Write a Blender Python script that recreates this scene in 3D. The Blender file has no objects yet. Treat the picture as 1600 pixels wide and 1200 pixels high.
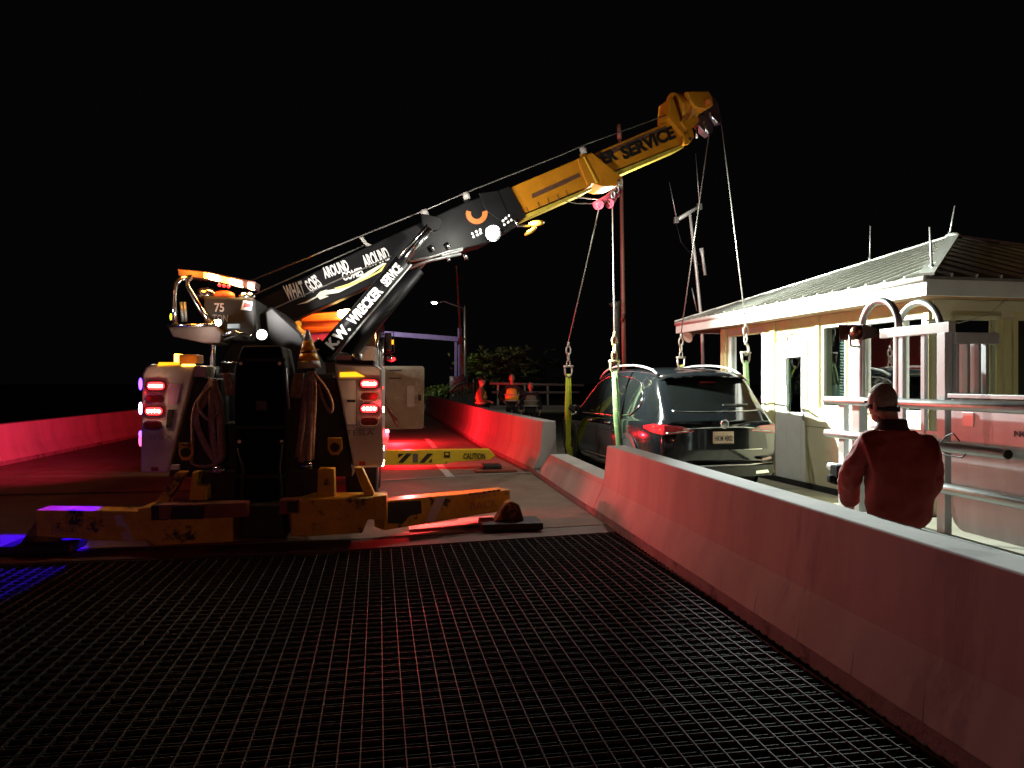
import bpy, bmesh, math, random
from mathutils import Vector, Matrix
R = math.radians
random.seed(7)
S = bpy.context.scene
COL = S.collection
V = Vector

# ------------------------------------------------------------------ camera, world, exposure, lamps
FPX = 1164.0
YAW = math.atan(175/FPX)
PITCH = -math.atan(3/FPX)
CAMP = V((0, 0, 1.65))
cd = bpy.data.cameras.new('camera'); cam = bpy.data.objects.new('camera', cd); COL.objects.link(cam)
cd.sensor_width = 36; cd.lens = 36*FPX/1600; cd.clip_start = .05; cd.clip_end = 3000
cam.location = CAMP; cam.rotation_euler = (R(90)+PITCH, 0, -YAW)
S.camera = cam
CM = cam.rotation_euler.to_matrix()
W = bpy.data.worlds.new('World'); S.world = W; W.use_nodes = True
W.node_tree.nodes['Background'].inputs[0].default_value = (.75, .72, .85, 1)
W.node_tree.nodes['Background'].inputs[1].default_value = .0018
S.view_settings.view_transform = 'Standard'; S.view_settings.look = 'None'
S.view_settings.exposure = 0; S.view_settings.gamma = 1
S.cycles.use_denoising = True
S.cycles.sample_clamp_indirect = 4
S.cycles.max_bounces = 6

def lamp(name, typ, loc, power, color, radius=.05, aim=None, cone=120, blend=.6):
    l = bpy.data.lights.new(name, typ); l.energy = power; l.color = color
    o = bpy.data.objects.new(name, l); COL.objects.link(o); o.location = loc
    if typ == 'AREA': l.shape = 'DISK'; l.size = radius*2
    else: l.shadow_soft_size = radius
    if typ == 'SPOT': l.spot_size = R(cone); l.spot_blend = blend
    if aim is not None: o.rotation_euler = (V(aim)-V(loc)).to_track_quat('-Z', 'Y').to_euler()
    return o
RED = (1, .012, .02); AMB = (1, .34, .03); WHT = (.93, 1, .93)


# lamps (most sit at a lamp that is built further down; some are added; two stand for unseen vehicles behind the camera)
lamp('boom_flood_light', 'SPOT', (1.02, 11.0, 3.98), 12500, (.92, 1, .88), .07, (6.3, 10.3, 2.4), 88, .8)
lamp('boom_flood_spill', 'POINT', (1.15, 10.25, 3.9), 90, (1, .97, .85), .06)
lamp('far_fill_light', 'SPOT', (3.7, 12.6, 4.5), 8500, (.88, 1, .96), .07, (5.0, 4.2, 1.3), 48, .8)  # added spot to brighten the aluminium panel; no fixture on the boom here
lamp('far_fill_point', 'POINT', (3.7, 12.6, 4.5), 300, (1, .98, .9), .07)  # added unseen point that lifts the white mast and the barrier end
lamp('deck_work_light', 'POINT', (-2.22, 8.85, 2.27), 7, (1, .95, .9), .06)
lamp('lettering_fill', 'SPOT', (-2.0, 8.3, 2.45), 1050, (1, .95, .88), .05, (.1, 11, 3.15), 60, 1)  # added spot to brighten the boom lettering; no lamp built at this point
lamp('winch_work_light', 'POINT', (-2.82, 8.85, 2.42), 2, WHT, .04)
lamp('tail_light_glow', 'SPOT', (-.33, 8.10, 1.5), 60, (1, .06, .065), .1, (2.6, 8.3, .5), 92, 1)
lamp('tail_light_glow', 'SPOT', (-2.55, 8.12, 1.5), 60, RED, .1, (-6, 7.0, 0.9), 120, 1)
lamp('side_marker_glow', 'SPOT', (.1, 8.78, .55), 185, (1, .055, .065), .04, (2.4, 6.9, .6), 150, .5)
lamp('side_marker_glow', 'POINT', (.15, 15.4, .6), 230, RED, .06)
lamp('side_marker_glow', 'POINT', (-.1, 20.3, .36), 750, RED, .06)
lamp('side_marker_glow', 'SPOT', (-2.95, 11.5, 1.6), 4300, (1, .03, .11), .06, (-7.75, 15.0, 2.75), 84, 1)
lamp('light_bar_glow', 'POINT', (-2.5, 8.95, 3.05), 30, AMB, .12)
lamp('cab_beacon_glow', 'POINT', (-1.33, 13.2, 3.05), 50, AMB, .1)
lamp('side_blue_glow', 'SPOT', (-2.86, 8.9, 1.35), 1500, (.03, .0, 1), .02, (-4.6, 7.2, .3), 80, .15)
lamp('street_light', 'SPOT', (-4.3, 43.0, 6.2), 1500, (1, 1, .72), .15, (2.5, 47, 1.5), 95, .6)
lamp('rear_vehicle_amber', 'POINT', (.5, -16, 3.2), 620, (1, .33, .14), .3)
lamp('rear_vehicle_blue', 'POINT', (-7.0, -2.5, 1.9), 24, (.5, .14, 1), .12)

# ------------------------------------------------------------------ pixel rays -> world points
def ray(px, py): return CM @ V(((px-800)/FPX, (600-py)/FPX, -1))
def pY(px, py, y): r = ray(px, py); return CAMP + r*(y/r.y)
def pX(px, py, x): r = ray(px, py); return CAMP + r*(x/r.x)
def pZ(px, py, z=0): r = ray(px, py); return CAMP + r*((z-1.65)/r.z)
def pP(px, py, p0, n): r = ray(px, py); return CAMP + r*((V(p0)-CAMP).dot(V(n))/r.dot(V(n)))
BD = V((1, .15, 0)).normalized(); BN = V((-.15, 1, 0)).normalized()     # boom plane: direction and normal (away from camera)
BP0 = V((-1.46, 11, 0))
def pB(px, py, off=0): return pP(px, py, BP0+BN*off, BN)

# ------------------------------------------------------------------ materials
MATS = {}
def mat(name, col, rough=.5, metal=0, var=.15, scale=6, bump=0, col2=None, thr=.6, spec=.5, coat=0, wave=None, streak=False):
    if name in MATS: return MATS[name]
    m = bpy.data.materials.new(name); m.use_nodes = True; MATS[name] = m
    nt = m.node_tree; N = nt.nodes; L = nt.links; b = N['Principled BSDF']
    b.inputs['Roughness'].default_value = rough; b.inputs['Metallic'].default_value = metal
    b.inputs['Specular IOR Level'].default_value = spec; b.inputs['Coat Weight'].default_value = coat
    tc = N.new('ShaderNodeTexCoord'); no = N.new('ShaderNodeTexNoise')
    no.inputs['Scale'].default_value = scale; no.inputs['Detail'].default_value = 8; no.inputs['Roughness'].default_value = .65
    src = tc.outputs['Object']
    if streak:
        mp = N.new('ShaderNodeMapping'); mp.inputs['Scale'].default_value = (1, 1, .18); L.new(src, mp.inputs[0]); src = mp.outputs[0]
    L.new(src, no.inputs['Vector'])
    r = N.new('ShaderNodeValToRGB')
    r.color_ramp.elements[0].position = .3; r.color_ramp.elements[1].position = .7
    r.color_ramp.elements[0].color = (*[c*(1-var) for c in col], 1)
    r.color_ramp.elements[1].color = (*[min(1, c*(1+var)) for c in col], 1)
    L.new(no.outputs['Fac'], r.inputs[0]); out = r.outputs[0]
    if col2:
        n2 = N.new('ShaderNodeTexNoise'); n2.inputs['Scale'].default_value = scale*.6; n2.inputs['Detail'].default_value = 10
        n2.inputs['Roughness'].default_value = .7
        mp2 = N.new('ShaderNodeMapping'); mp2.inputs['Location'].default_value = (3.1, 7.7, 1.3)
        if streak: mp2.inputs['Scale'].default_value = (1, 1, .18)
        L.new(tc.outputs['Object'], mp2.inputs[0]); L.new(mp2.outputs[0], n2.inputs['Vector'])
        r2 = N.new('ShaderNodeValToRGB'); r2.color_ramp.elements[0].position = thr; r2.color_ramp.elements[1].position = thr+.05
        L.new(n2.outputs['Fac'], r2.inputs[0])
        mx = N.new('ShaderNodeMix'); mx.data_type = 'RGBA'
        L.new(r2.outputs[0], mx.inputs[0]); L.new(out, mx.inputs[6]); mx.inputs[7].default_value = (*col2, 1); out = mx.outputs[2]
    L.new(out, b.inputs['Base Color'])
    rr = N.new('ShaderNodeMapRange'); rr.inputs[3].default_value = max(0, rough-.12); rr.inputs[4].default_value = min(1, rough+.12)
    L.new(no.outputs['Fac'], rr.inputs[0]); L.new(rr.outputs[0], b.inputs['Roughness'])
    if bump:
        n3 = N.new('ShaderNodeTexNoise'); n3.inputs['Scale'].default_value = scale*7; n3.inputs['Detail'].default_value = 6
        L.new(tc.outputs['Object'], n3.inputs['Vector'])
        bu = N.new('ShaderNodeBump'); bu.inputs['Strength'].default_value = bump; bu.inputs['Distance'].default_value = .02
        L.new(n3.outputs['Fac'], bu.inputs['Height']); L.new(bu.outputs[0], b.inputs['Normal'])
    return m
def emit(name, col, s, base=(.1, .02, .02)):
    if name in MATS: return MATS[name]
    m = bpy.data.materials.new(name); m.use_nodes = True; MATS[name] = m
    b = m.node_tree.nodes['Principled BSDF']; b.inputs['Base Color'].default_value = (*base, 1)
    b.inputs['Emission Color'].default_value = (*col, 1); b.inputs['Emission Strength'].default_value = s
    b.inputs['Roughness'].default_value = .2
    return m
def glass(name, tint=(.5, .6, .58), t=.75):
    m = bpy.data.materials.new(name); m.use_nodes = True; N = m.node_tree.nodes; L = m.node_tree.links
    N.remove(N['Principled BSDF'])
    a = N.new('ShaderNodeBsdfTransparent'); a.inputs[0].default_value = (*tint, 1)
    g = N.new('ShaderNodeBsdfGlossy'); g.inputs['Roughness'].default_value = .02; g.inputs[0].default_value = (.9, .95, .95, 1)
    fr = N.new('ShaderNodeFresnel'); fr.inputs[0].default_value = 1.6
    x = N.new('ShaderNodeMixShader'); L.new(fr.outputs[0], x.inputs[0])
    L.new(a.outputs[0], x.inputs[1]); L.new(g.outputs[0], x.inputs[2])
    L.new(x.outputs[0], N['Material Output'].inputs[0]); MATS[name] = m
    return m
conc = mat('barrier_concrete', (.36, .35, .33), .85, 0, .24, 1.4, .05, (.27, .26, .25), .58, streak=True)
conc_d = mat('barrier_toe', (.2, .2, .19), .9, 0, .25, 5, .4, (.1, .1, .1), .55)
roadm = mat('road_concrete', (.15, .118, .085), .8, 0, .3, 2.2, .5, (.09, .08, .07), .6)
walkm = mat('walk_concrete', (.22, .21, .17), .85, 0, .2, 2, .3)
platem = mat('joint_steel', (.10, .07, .06), .6, .6, .3, 5, .3)
blackp = mat('black_paint', (.008, .008, .009), .45, 0, .3, 3, 0, (.03, .028, .025), .66, spec=.2)
blackr = mat('black_rough', (.012, .011, .011), .62, 0, .4, 5, .2, (.04, .03, .025), .64)
whitep = mat('white_paint', (.62, .60, .58), .35, 0, .08, 2, 0, (.5, .46, .42), .68, coat=.3)
yel = mat('boom_yellow', (.56, .215, .01), .42, 0, .16, 4, .05, (.14, .07, .03), .66)
yelo = mat('outrigger_yellow', (.62, .35, .012), .55, 0, .25, 5, .15, (.035, .022, .015), .56)
yelf = mat('fresh_yellow', (.62, .48, .02), .5, 0, .12, 5, 0, (.2, .14, .03), .68)
chrome = mat('chrome', (.72, .72, .74), .18, 1, .05, 8)
steel = mat('galvanised_steel', (.42, .43, .42), .45, .75, .15, 14, .1)
alu = mat('aluminium', (.60, .63, .62), .5, .25, .12, 5, .05, (.42, .44, .43), .62, streak=True)
alur = mat('aluminium_tube', (.62, .64, .62), .33, .8, .08, 8)
wire = mat('wire_rope', (.30, .28, .26), .45, .7, .2, 60)
rust = mat('rusty_red', (.22, .06, .035), .7, 0, .3, 9, .2)
pinkred = mat('snatch_red', (.42, .05, .08), .4, 0, .2, 9)
cream = mat('cream_wall', (.62, .58, .40), .7, 0, .05, 3, .05)
creamy = mat('cream_trim', (.60, .55, .28), .6, 0, .08, 6)
whitew = mat('white_trim', (.74, .74, .70), .55, 0, .05, 5)
brownt = mat('soffit_brown', (.25, .14, .06), .7, 0, .15, 6)
roofm = mat('roof_metal', (.30, .30, .27), .5, .3, .18, 3, .05, (.42, .41, .37), .62)
roofr = mat('roof_rib', (.50, .50, .46), .4, .4, .1, 6)
tyre = mat('tyre_rubber', (.012, .012, .012), .8, 0, .2, 12, .2)
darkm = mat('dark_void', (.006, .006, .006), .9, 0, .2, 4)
carp = mat('car_black', (.005, .006, .007), .1, 0, .1, 3, spec=.35, coat=.25)
carg = mat('car_glass', (.005, .006, .006), .04, 0, .05, 3, spec=.8)
cart = mat('car_trim', (.014, .014, .014), .5, 0, .2, 10)
whitel = mat('lettering_white', (.85, .85, .83), .5, 0, .03, 20)
blackl = mat('lettering_black', (.012, .01, .009), .5, 0, .1, 20)
greyl = mat('lettering_grey', (.10, .09, .09), .5, 0, .1, 20)
strapm = mat('strap_brown', (.34, .21, .15), .85, 0, .35, 18, .4, (.46, .32, .24), .55)
slingy = mat('sling_yellow', (.55, .62, .04), .7, 0, .2, 25, .2)
slingg = mat('sling_green', (.13, .22, .08), .7, 0, .25, 25, .2, (.38, .42, .22), .58)
orangep = mat('orange_paint', (.50, .10, .02), .5, 0, .2, 6)
magp = mat('magenta_panel', (.45, .04, .2), .5, 0, .3, 12)
diam = mat('diamond_plate', (.55, .52, .46), .35, .8, .15, 12)
violet_lit = mat('gantry_violet_lit', (.28, .22, .62), .6, 0, .15, 3)  # violet light on grey steel put into the gantry's base colour
glassm = glass('window_glass')

# ------------------------------------------------------------------ mesh building
class MB:
    def __init__(s): s.v = []; s.f = []; s.sm = []
    def add(s, vs, fs, smooth=False):
        n = len(s.v); s.v += [V(a) for a in vs]
        for f in fs: s.f.append(tuple(i+n for i in f)); s.sm.append(smooth)
        return s
    def box(s, c, d, rot=None):
        h = V(d)/2; M = rot or Matrix.Identity(3)
        vs = [V(c)+M@V((h.x*a, h.y*b, h.z*e)) for a in (-1, 1) for b in (-1, 1) for e in (-1, 1)]
        return s.add(vs, [(0, 1, 3, 2), (4, 6, 7, 5), (0, 4, 5, 1), (2, 3, 7, 6), (0, 2, 6, 4), (1, 5, 7, 3)])
    def bb(s, a, b):
        a, b = V(a), V(b); return s.box((a+b)/2, [abs(x) for x in (b-a)])
    def prism(s, pts, ext):
        n = len(pts); e = V(ext); pts = [V(p) for p in pts]
        fs = [tuple(range(n)), tuple(range(2*n-1, n-1, -1))]
        fs += [(i, (i+1) % n, (i+1) % n+n, i+n)[::-1] for i in range(n)]
        return s.add(pts+[p+e for p in pts], fs)
    def tube(s, pts, r, n=10, cap=True, flat=1.0):
        pts = [V(p) for p in pts]; rs = r if isinstance(r, (list, tuple)) else [r]*len(pts)
        base = len(s.v); up = V((0, 0, 1)); prev = None
        for i, p in enumerate(pts):
            t = (pts[min(i+1, len(pts)-1)]-pts[max(i-1, 0)])
            if t.length < 1e-9: t = V((0, 0, 1))
            t.normalize()
            if prev is None:
                a = t.cross(up) if abs(t.z) < .95 else t.cross(V((0, 1, 0)))
            else: a = prev-t*prev.dot(t)
            a.normalize(); prev = a; b = t.cross(a)
            for k in range(n):
                q = 2*math.pi*k/n
                s.v.append(p+(a*math.cos(q)+b*math.sin(q)*flat)*rs[i])
        for i in range(len(pts)-1):
            for k in range(n):
                a0 = base+i*n+k; a1 = base+i*n+(k+1) % n
                s.f.append((a0, a1, a1+n, a0+n)); s.sm.append(True)
        if cap:
            s.f.append(tuple(base+k for k in range(n))[::-1]); s.sm.append(False)
            e = base+(len(pts)-1)*n; s.f.append(tuple(e+k for k in range(n))); s.sm.append(False)
        return s
    def beam(s, a, b, w, h, up=(0, 0, 1)):
        a, b = V(a), V(b); t = (b-a).normalized(); u = V(up); x = t.cross(u).normalized(); z = x.cross(t)
        M = Matrix((x, t, z)).transposed()
        return s.box((a+b)/2, (w, (b-a).length, h), M)
    def sphere(s, c, r, n=12, m=8, sc=(1, 1, 1), rot=None):
        M = rot or Matrix.Identity(3); vs = []; fs = []
        for j in range(m+1):
            th = math.pi*j/m
            for k in range(n):
                ph = 2*math.pi*k/n
                vs.append(V(c)+M@V((r*sc[0]*math.sin(th)*math.cos(ph), r*sc[1]*math.sin(th)*math.sin(ph), r*sc[2]*math.cos(th))))
        for j in range(m):
            for k in range(n):
                fs.append((j*n+k, (j+1)*n+k, (j+1)*n+(k+1) % n, j*n+(k+1) % n))
        return s.add(vs, fs, True)
    def grid(s, rows, smooth=True, flip=False):
        n = len(rows[0]); vs = [p for r_ in rows for p in r_]; fs = []
        for i in range(len(rows)-1):
            for k in range(n-1):
                f = (i*n+k, i*n+k+1, (i+1)*n+k+1, (i+1)*n+k)
                fs.append(f[::-1] if flip else f)
        return s.add(vs, fs, smooth)
    def build(s, name, m, parent=None, bev=0, solid=0):
        org = ORG.get(parent.name, V((0, 0, 0))) if parent else V((0, 0, 0))
        me = bpy.data.meshes.new(name)
        me.from_pydata([tuple(p-org) for p in s.v], [], s.f)
        for p, q in zip(me.polygons, s.sm): p.use_smooth = q
        bm = bmesh.new(); bm.from_mesh(me); bmesh.ops.recalc_face_normals(bm, faces=bm.faces); bm.to_mesh(me); bm.free()
        me.materials.append(m)
        o = bpy.data.objects.new(name, me); COL.objects.link(o)
        if parent: o.parent = parent; ORG[o.name] = org
        if solid: md = o.modifiers.new('s', 'SOLIDIFY'); md.thickness = solid
        if bev:
            md = o.modifiers.new('b', 'BEVEL'); md.width = bev; md.segments = 2; md.limit_method = 'ANGLE'; md.angle_limit = R(40)
        return o
ORG = {}
def thing(name, label, cat, loc=(0, 0, 0), group=None):
    o = bpy.data.objects.new(name, None); COL.objects.link(o); o.location = loc; o.empty_display_size = .2
    ORG[o.name] = V(loc); return tag(o, label, cat, group)
def tag(o, label, cat, group=None):
    o['label'] = label; o['category'] = cat
    if group: o['group'] = group
    return o
def struct(o): o['kind'] = 'structure'; return o
def rehome(o, loc):                      # put a single-mesh thing's origin at its base
    loc = V(loc); o.data.transform(Matrix.Translation(-loc)); o.location = loc; return o
def text(s, a, b, h, m, parent, name='lettering', bold=.0, up=(0, 0, 1), thick=.004, lift=.006):
    a, b = V(a), V(b); t = (b-a).normalized(); u = V(up); u = (u-t*u.dot(t)).normalized(); n = t.cross(u)
    cu = bpy.data.curves.new('t', 'FONT'); cu.body = s; cu.size = 1; cu.offset = bold; cu.extrude = .001; cu.resolution_u = 3
    ob = bpy.data.objects.new('t', cu); COL.objects.link(ob)
    dg = bpy.context.evaluated_depsgraph_get(); me = bpy.data.meshes.new_from_object(ob.evaluated_get(dg))
    bpy.data.objects.remove(ob)
    xs = [v.co.x for v in me.vertices]; ys = [v.co.y for v in me.vertices]
    sx = (b-a).length/(max(xs)-min(xs)); sy = h/(max(ys)-min(ys)); x0, y0 = min(xs), min(ys)
    org = ORG.get(parent.name, V((0, 0, 0))) if parent else V((0, 0, 0))
    for v in me.vertices:
        c = v.co; v.co = a-org+t*((c.x-x0)*sx)+u*((c.y-y0)*sy)+n*(lift+(thick if c.z > 0 else 0))
    me.name = name; me.materials.clear(); me.materials.append(m)
    o = bpy.data.objects.new(name, me); COL.objects.link(o); o.parent = parent; ORG[o.name] = org
    return o
def skinmesh(pts, edges, sub=2, root=0):
    """pts: list of (co, (rx,ry))"""
    me = bpy.data.meshes.new('sk'); bm = bmesh.new(); ly = bm.verts.layers.skin.verify(); vs = []
    for i, (c, r) in enumerate(pts):
        v = bm.verts.new(c); vs.append(v); r = r if isinstance(r, tuple) else (r, r); v[ly].radius = r; v[ly].use_root = (i == root)
    for a, b in edges: bm.edges.new((vs[a], vs[b]))
    bm.to_mesh(me); bm.free()
    o = bpy.data.objects.new('sk', me); COL.objects.link(o)
    md = o.modifiers.new('k', 'SKIN'); md.use_smooth_shade = True
    sb = o.modifiers.new('s', 'SUBSURF'); sb.levels = sub; sb.render_levels = sub
    dg = bpy.context.evaluated_depsgraph_get(); m2 = bpy.data.meshes.new_from_object(o.evaluated_get(dg))
    bpy.data.objects.remove(o); return m2
def lerp(a, b, t): return V(a)*(1-t)+V(b)*t

# ------------------------------------------------------------------ setting
struct(MB().add([(-400, -60, -6), (400, -60, -6), (400, 900, -6), (-400, 900, -6)], [(0, 1, 2, 3)]).build('water', mat('water', (.004, .006, .008), .1, 0, .2, 1, .6)))
# bank beyond the bridge
struct(MB().add([(-300, 44, -.1), (300, 44, -.1), (300, 800, -.1), (-300, 800, -.1)], [(0, 1, 2, 3)]).build('ground', mat('ground', (.02, .025, .015), .9, 0, .4, 1)))
# road slab from the joint to the far bank
struct(MB().prism([(-9, 7.93, 0), (-3.6, 7.9, 0), (-.6, 7.98, 0), (2.6, 8.42, 0), (2.6, 70, 0), (-9, 70, 0)], (0, 0, -.3)).build('road', roadm))
struct(MB().prism([(-9, 7.38, -.006), (-3.6, 7.4, -.006), (-.8, 7.47, -.006), (2.6, 8.02, -.006), (2.6, 8.42, -.006), (-.6, 7.98, -.006), (-3.6, 7.9, -.006), (-9, 7.93, -.006)], (0, 0, -.2)).build('bridge_joint', platem))
jm = MB()
jm.prism([(-9, 11.75, .004), (-2.5, 11.8, .004), (-2.5, 11.95, .004), (-9, 11.9, .004)], (0, 0, .002))
struct(jm.build('road_seam', mat('seam_dark', (.02, .015, .015), .9)))
jm = MB()
jm.prism([(-1, 12.45, .004), (2.45, 13.38, .004), (2.45, 13.46, .004), (-1, 12.52, .004)], (0, 0, .004))
struct(jm.build('expansion_joint', mat('joint_edge', (.32, .3, .26), .6, .3)))
lm = MB()
for y0, y1 in ((12.9, 14.9), (18.6, 21.8), (27, 30), (36, 39)):
    lm.prism([(.80, y0, .004), (.94, y0, .004), (.84, y1, .004), (.70, y1, .004)], (0, 0, .002))
struct(lm.build('lane_marking', mat('lane_paint', (.5, .5, .46), .7, 0, .2, 9, 0, (.2, .18, .15), .58)))
# open steel grid deck
gm = bpy.data.materials.new('grid_steel'); gm.use_nodes = True; N = gm.node_tree.nodes; L = gm.node_tree.links
b = N['Principled BSDF']; b.inputs['Metallic'].default_value = .35
tc = N.new('ShaderNodeTexCoord'); no = N.new('ShaderNodeTexNoise'); no.inputs['Scale'].default_value = 40; no.inputs['Detail'].default_value = 3
n2 = N.new('ShaderNodeTexNoise'); n2.inputs['Scale'].default_value = 1.3
rp = N.new('ShaderNodeValToRGB'); rp.color_ramp.elements[0].position = .47; rp.color_ramp.elements[1].position = .60
rp.color_ramp.elements[0].color = (.006, .005, .005, 1); rp.color_ramp.elements[1].color = (.042, .042, .041, 1)
L.new(tc.outputs['Object'], no.inputs['Vector']); L.new(tc.outputs['Object'], n2.inputs['Vector'])
L.new(no.outputs['Fac'], rp.inputs[0]); L.new(rp.outputs[0], b.inputs['Base Color'])
mr = N.new('ShaderNodeMapRange'); mr.inputs[3].default_value = .55; mr.inputs[4].default_value = .8
L.new(n2.outputs['Fac'], mr.inputs[0]); L.new(mr.outputs[0], b.inputs['Roughness'])
g = MB(); rg = Matrix.Rotation(R(1.6), 3, 'Z')
def G(x, y, z): return rg @ V((x, y, z))
def edge_y(x):   # far end of the grid
    return 7.38+(0 if x < -.8 else .162*(x+.8))
for i in range(-92, 29):
    x = i*.1+.02; ye = edge_y((rg@V((x, 7.5, 0))).x)-.01
    g.beam(G(x, .6, -.03), G(x, ye, -.03), .006, .06)
yy = .6
k = 0
while yy < 7.95:
    x0 = -9.2; x1 = 2.8
    if yy > 7.38: x0 = -.8+(yy-7.38)/.162+.25
    z = -.040 if k % 2 else -.030
    if x1 > x0: g.beam(G(x0, yy, z), G(x1, yy, z), .004, .05)
    yy += .05; k += 1
for x in (-8, -6.6, -5.2, -3.8, -2.4, -1.0, .4, 1.8): g.beam(G(x, .6, -.25), G(x, 7.2, -.25), .12, .3)
g.beam((-9, 7.33, -.1), (-.85, 7.33, -.1), .03, .2)
struct(g.build('bridge_deck_grating', gm))
struct(MB().bb((-9.2, -8, -.06), (2.8, .58, -.004)).build('bridge_deck_plate', platem))
struct(MB().bb((2.62, -4, -.2), (14, 44, .012)).build('sidewalk', walkm))

# ------------------------------------------------------------------ barriers
PROF = [(0, -.02), (0, .08), (.13, .36), (.18, .86), (.42, .86), (.44, .36), (.50, .08), (.50, -.02)]
def barrier(p0, p1, side, label, h=.86, group='concrete barrier sections along the road', seg=8):
    """p0->p1 along the road face foot; side +1: body extends to +x"""
    p0, p1 = V((*p0, 0)), V((*p1, 0)); o = thing('concrete_barrier', label, 'barrier', (p0+p1)/2, group)
    t = (p1-p0).normalized(); n = V((t.y, -t.x, 0))*side
    body = MB(); toe = MB()
    pr = [(a, z*h/.86 if z > .3 else z) for a, z in PROF]
    def ring(p, q): return [p+n*a+V((0, 0, z)) for a, z in q]
    q = pr[1:7]
    body.add(ring(p0, q)+ring(p1, q), [tuple(range(6)), tuple(range(11, 5, -1))]+[(i, (i+1) % 6, (i+1) % 6+6, i+6) for i in range(6)])
    q2 = [(.004, -.02), (.004, .08), (.496, .08), (.496, -.02)]
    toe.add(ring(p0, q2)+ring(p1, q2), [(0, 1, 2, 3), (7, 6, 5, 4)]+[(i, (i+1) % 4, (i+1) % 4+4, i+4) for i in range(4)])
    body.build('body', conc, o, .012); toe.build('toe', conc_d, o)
    return o
barrier((-7.75, -2), (-7.75, 15.98), -1, 'long red-lit concrete barrier at the left edge of the road, nearest the camera', .8)
barrier((-7.75, 16.02), (-7.75, 30), -1, 'red-lit concrete barrier beyond the joint, behind the left tail lights of the truck', .8)
barrier((-7.75, 30.04), (-7.75, 60), -1, 'farthest concrete barrier at the left edge of the road, hidden behind the truck', .8)
far = [(2.39, 13.3), (2.06, 18.3), (1.77, 27.7), (1.25, 40.2)]
labs = ['red-lit concrete barrier with pale lit end just beyond the gap', 'bright red concrete barrier section between the end section and the far one',
        'farthest red-lit concrete barrier section, meeting the open locker door in view']
for i in range(3): barrier(far[i], (far[i+1][0], far[i+1][1]-.02), 1, labs[i], .94)
# the near barrier with its knocked-down end
o = thing('concrete_barrier', 'long near concrete barrier with its far end broken down low beside the hanging car', 'barrier', (2.5, 5, 0), 'concrete barrier sections along the road')
XB = 2.37
def ring(y, q): return [V((XB+a, y, z)) for a, z in q]
body = MB(); q = PROF[1:7]
body.add(ring(-3, q)+ring(9.0, q), [tuple(range(6)), tuple(range(11, 5, -1))]+[(i, (i+1) % 6, (i+1) % 6+6, i+6) for i in range(6)])
body.build('body', conc, o, .012)
low = MB(); qz = [(0, .08), (.13, .36), (.14, .43), (.43, .43), (.44, .36), (.5, .08)]
low.add(ring(9.002, qz)+ring(12.35, qz), [tuple(range(6)), tuple(range(11, 5, -1))]+[(i, (i+1) % 6, (i+1) % 6+6, i+6) for i in range(6)])
low.add([V((XB+a, 12.352, z)) for a, z in qz]+[V((XB+a, 13.2, .082+.0*z)) for a, z in qz], [tuple(range(6)), tuple(range(11, 5, -1))]+[(i, (i+1) % 6, (i+1) % 6+6, i+6) for i in range(6)])
low.build('broken_end', conc, o, .008)
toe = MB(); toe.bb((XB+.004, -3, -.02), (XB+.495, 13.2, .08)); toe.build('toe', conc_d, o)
for k in range(13):
    y = 8.6-k*.55
    MB().prism([V((XB+.002, y, .085)), V((XB+.002, y+.004, .085)), V((XB+.131, y+.13, .355)), V((XB+.131, y+.126, .355))], (-.002, 0, .0)).build('form_line', conc, o)
sc = MB()     # scraped patch on the toe
sc.prism([V((XB-.002, y, z)) for y, z in ((9.2, .0), (9.6, .07), (10.2, .078), (11.2, .079), (11.9, .05), (12.1, .0))], (-.004, 0, 0))
sc.build('scrape', mat('scrape_grey', (.16, .18, .20), .7, 0, .3, 8, .3), o)

# ------------------------------------------------------------------ wrecker truck
TY = 8.2
T = thing('tow_truck', 'heavy rotator wrecker with its yellow and black boom swung out over the right barrier', 'tow truck', (-1.45, 11, 0))
def pt(px, py, y=TY): return pY(px, py, y)
def pan(name, pts, y, depth, m, bev=.012, parent=T):
    return MB().prism([pt(a, b_, y) for a, b_ in pts], (0, depth, 0)).build(name, m, parent, bev)
# body panels
bl = pan('left_body_panel', [(219, 738), (222, 584), (227, 574), (236, 569), (306, 570), (291, 628), (262, 738)], TY, .9, whitep, .02)
brp = pan('right_body_panel', [(523, 568), (586, 570), (597, 577), (599, 728), (552, 728), (526, 592)], TY, .9, whitep, .02)
# long side bodies
MB().bb((-.72, 9.12, .62), (-.2, 13.4, 1.84)).build('right_locker_body', whitep, T, .02)
MB().bb((-2.68, 9.12, .62), (-2.16, 13.4, 1.84)).build('left_locker_body', whitep, T, .02)
MB().bb((-2.1, 9.0, .7), (-.78, 13.4, 1.75)).build('deck', blackr, T, .01)
MB().bb((-2.0, 8.4, .62), (-.9, 9.1, 1.2)).build('tail_frame', blackr, T, .01)
MB().bb((-2.05, 13.4, .6), (-.85, 20, .9)).build('chassis', blackr, T, .01)
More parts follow.
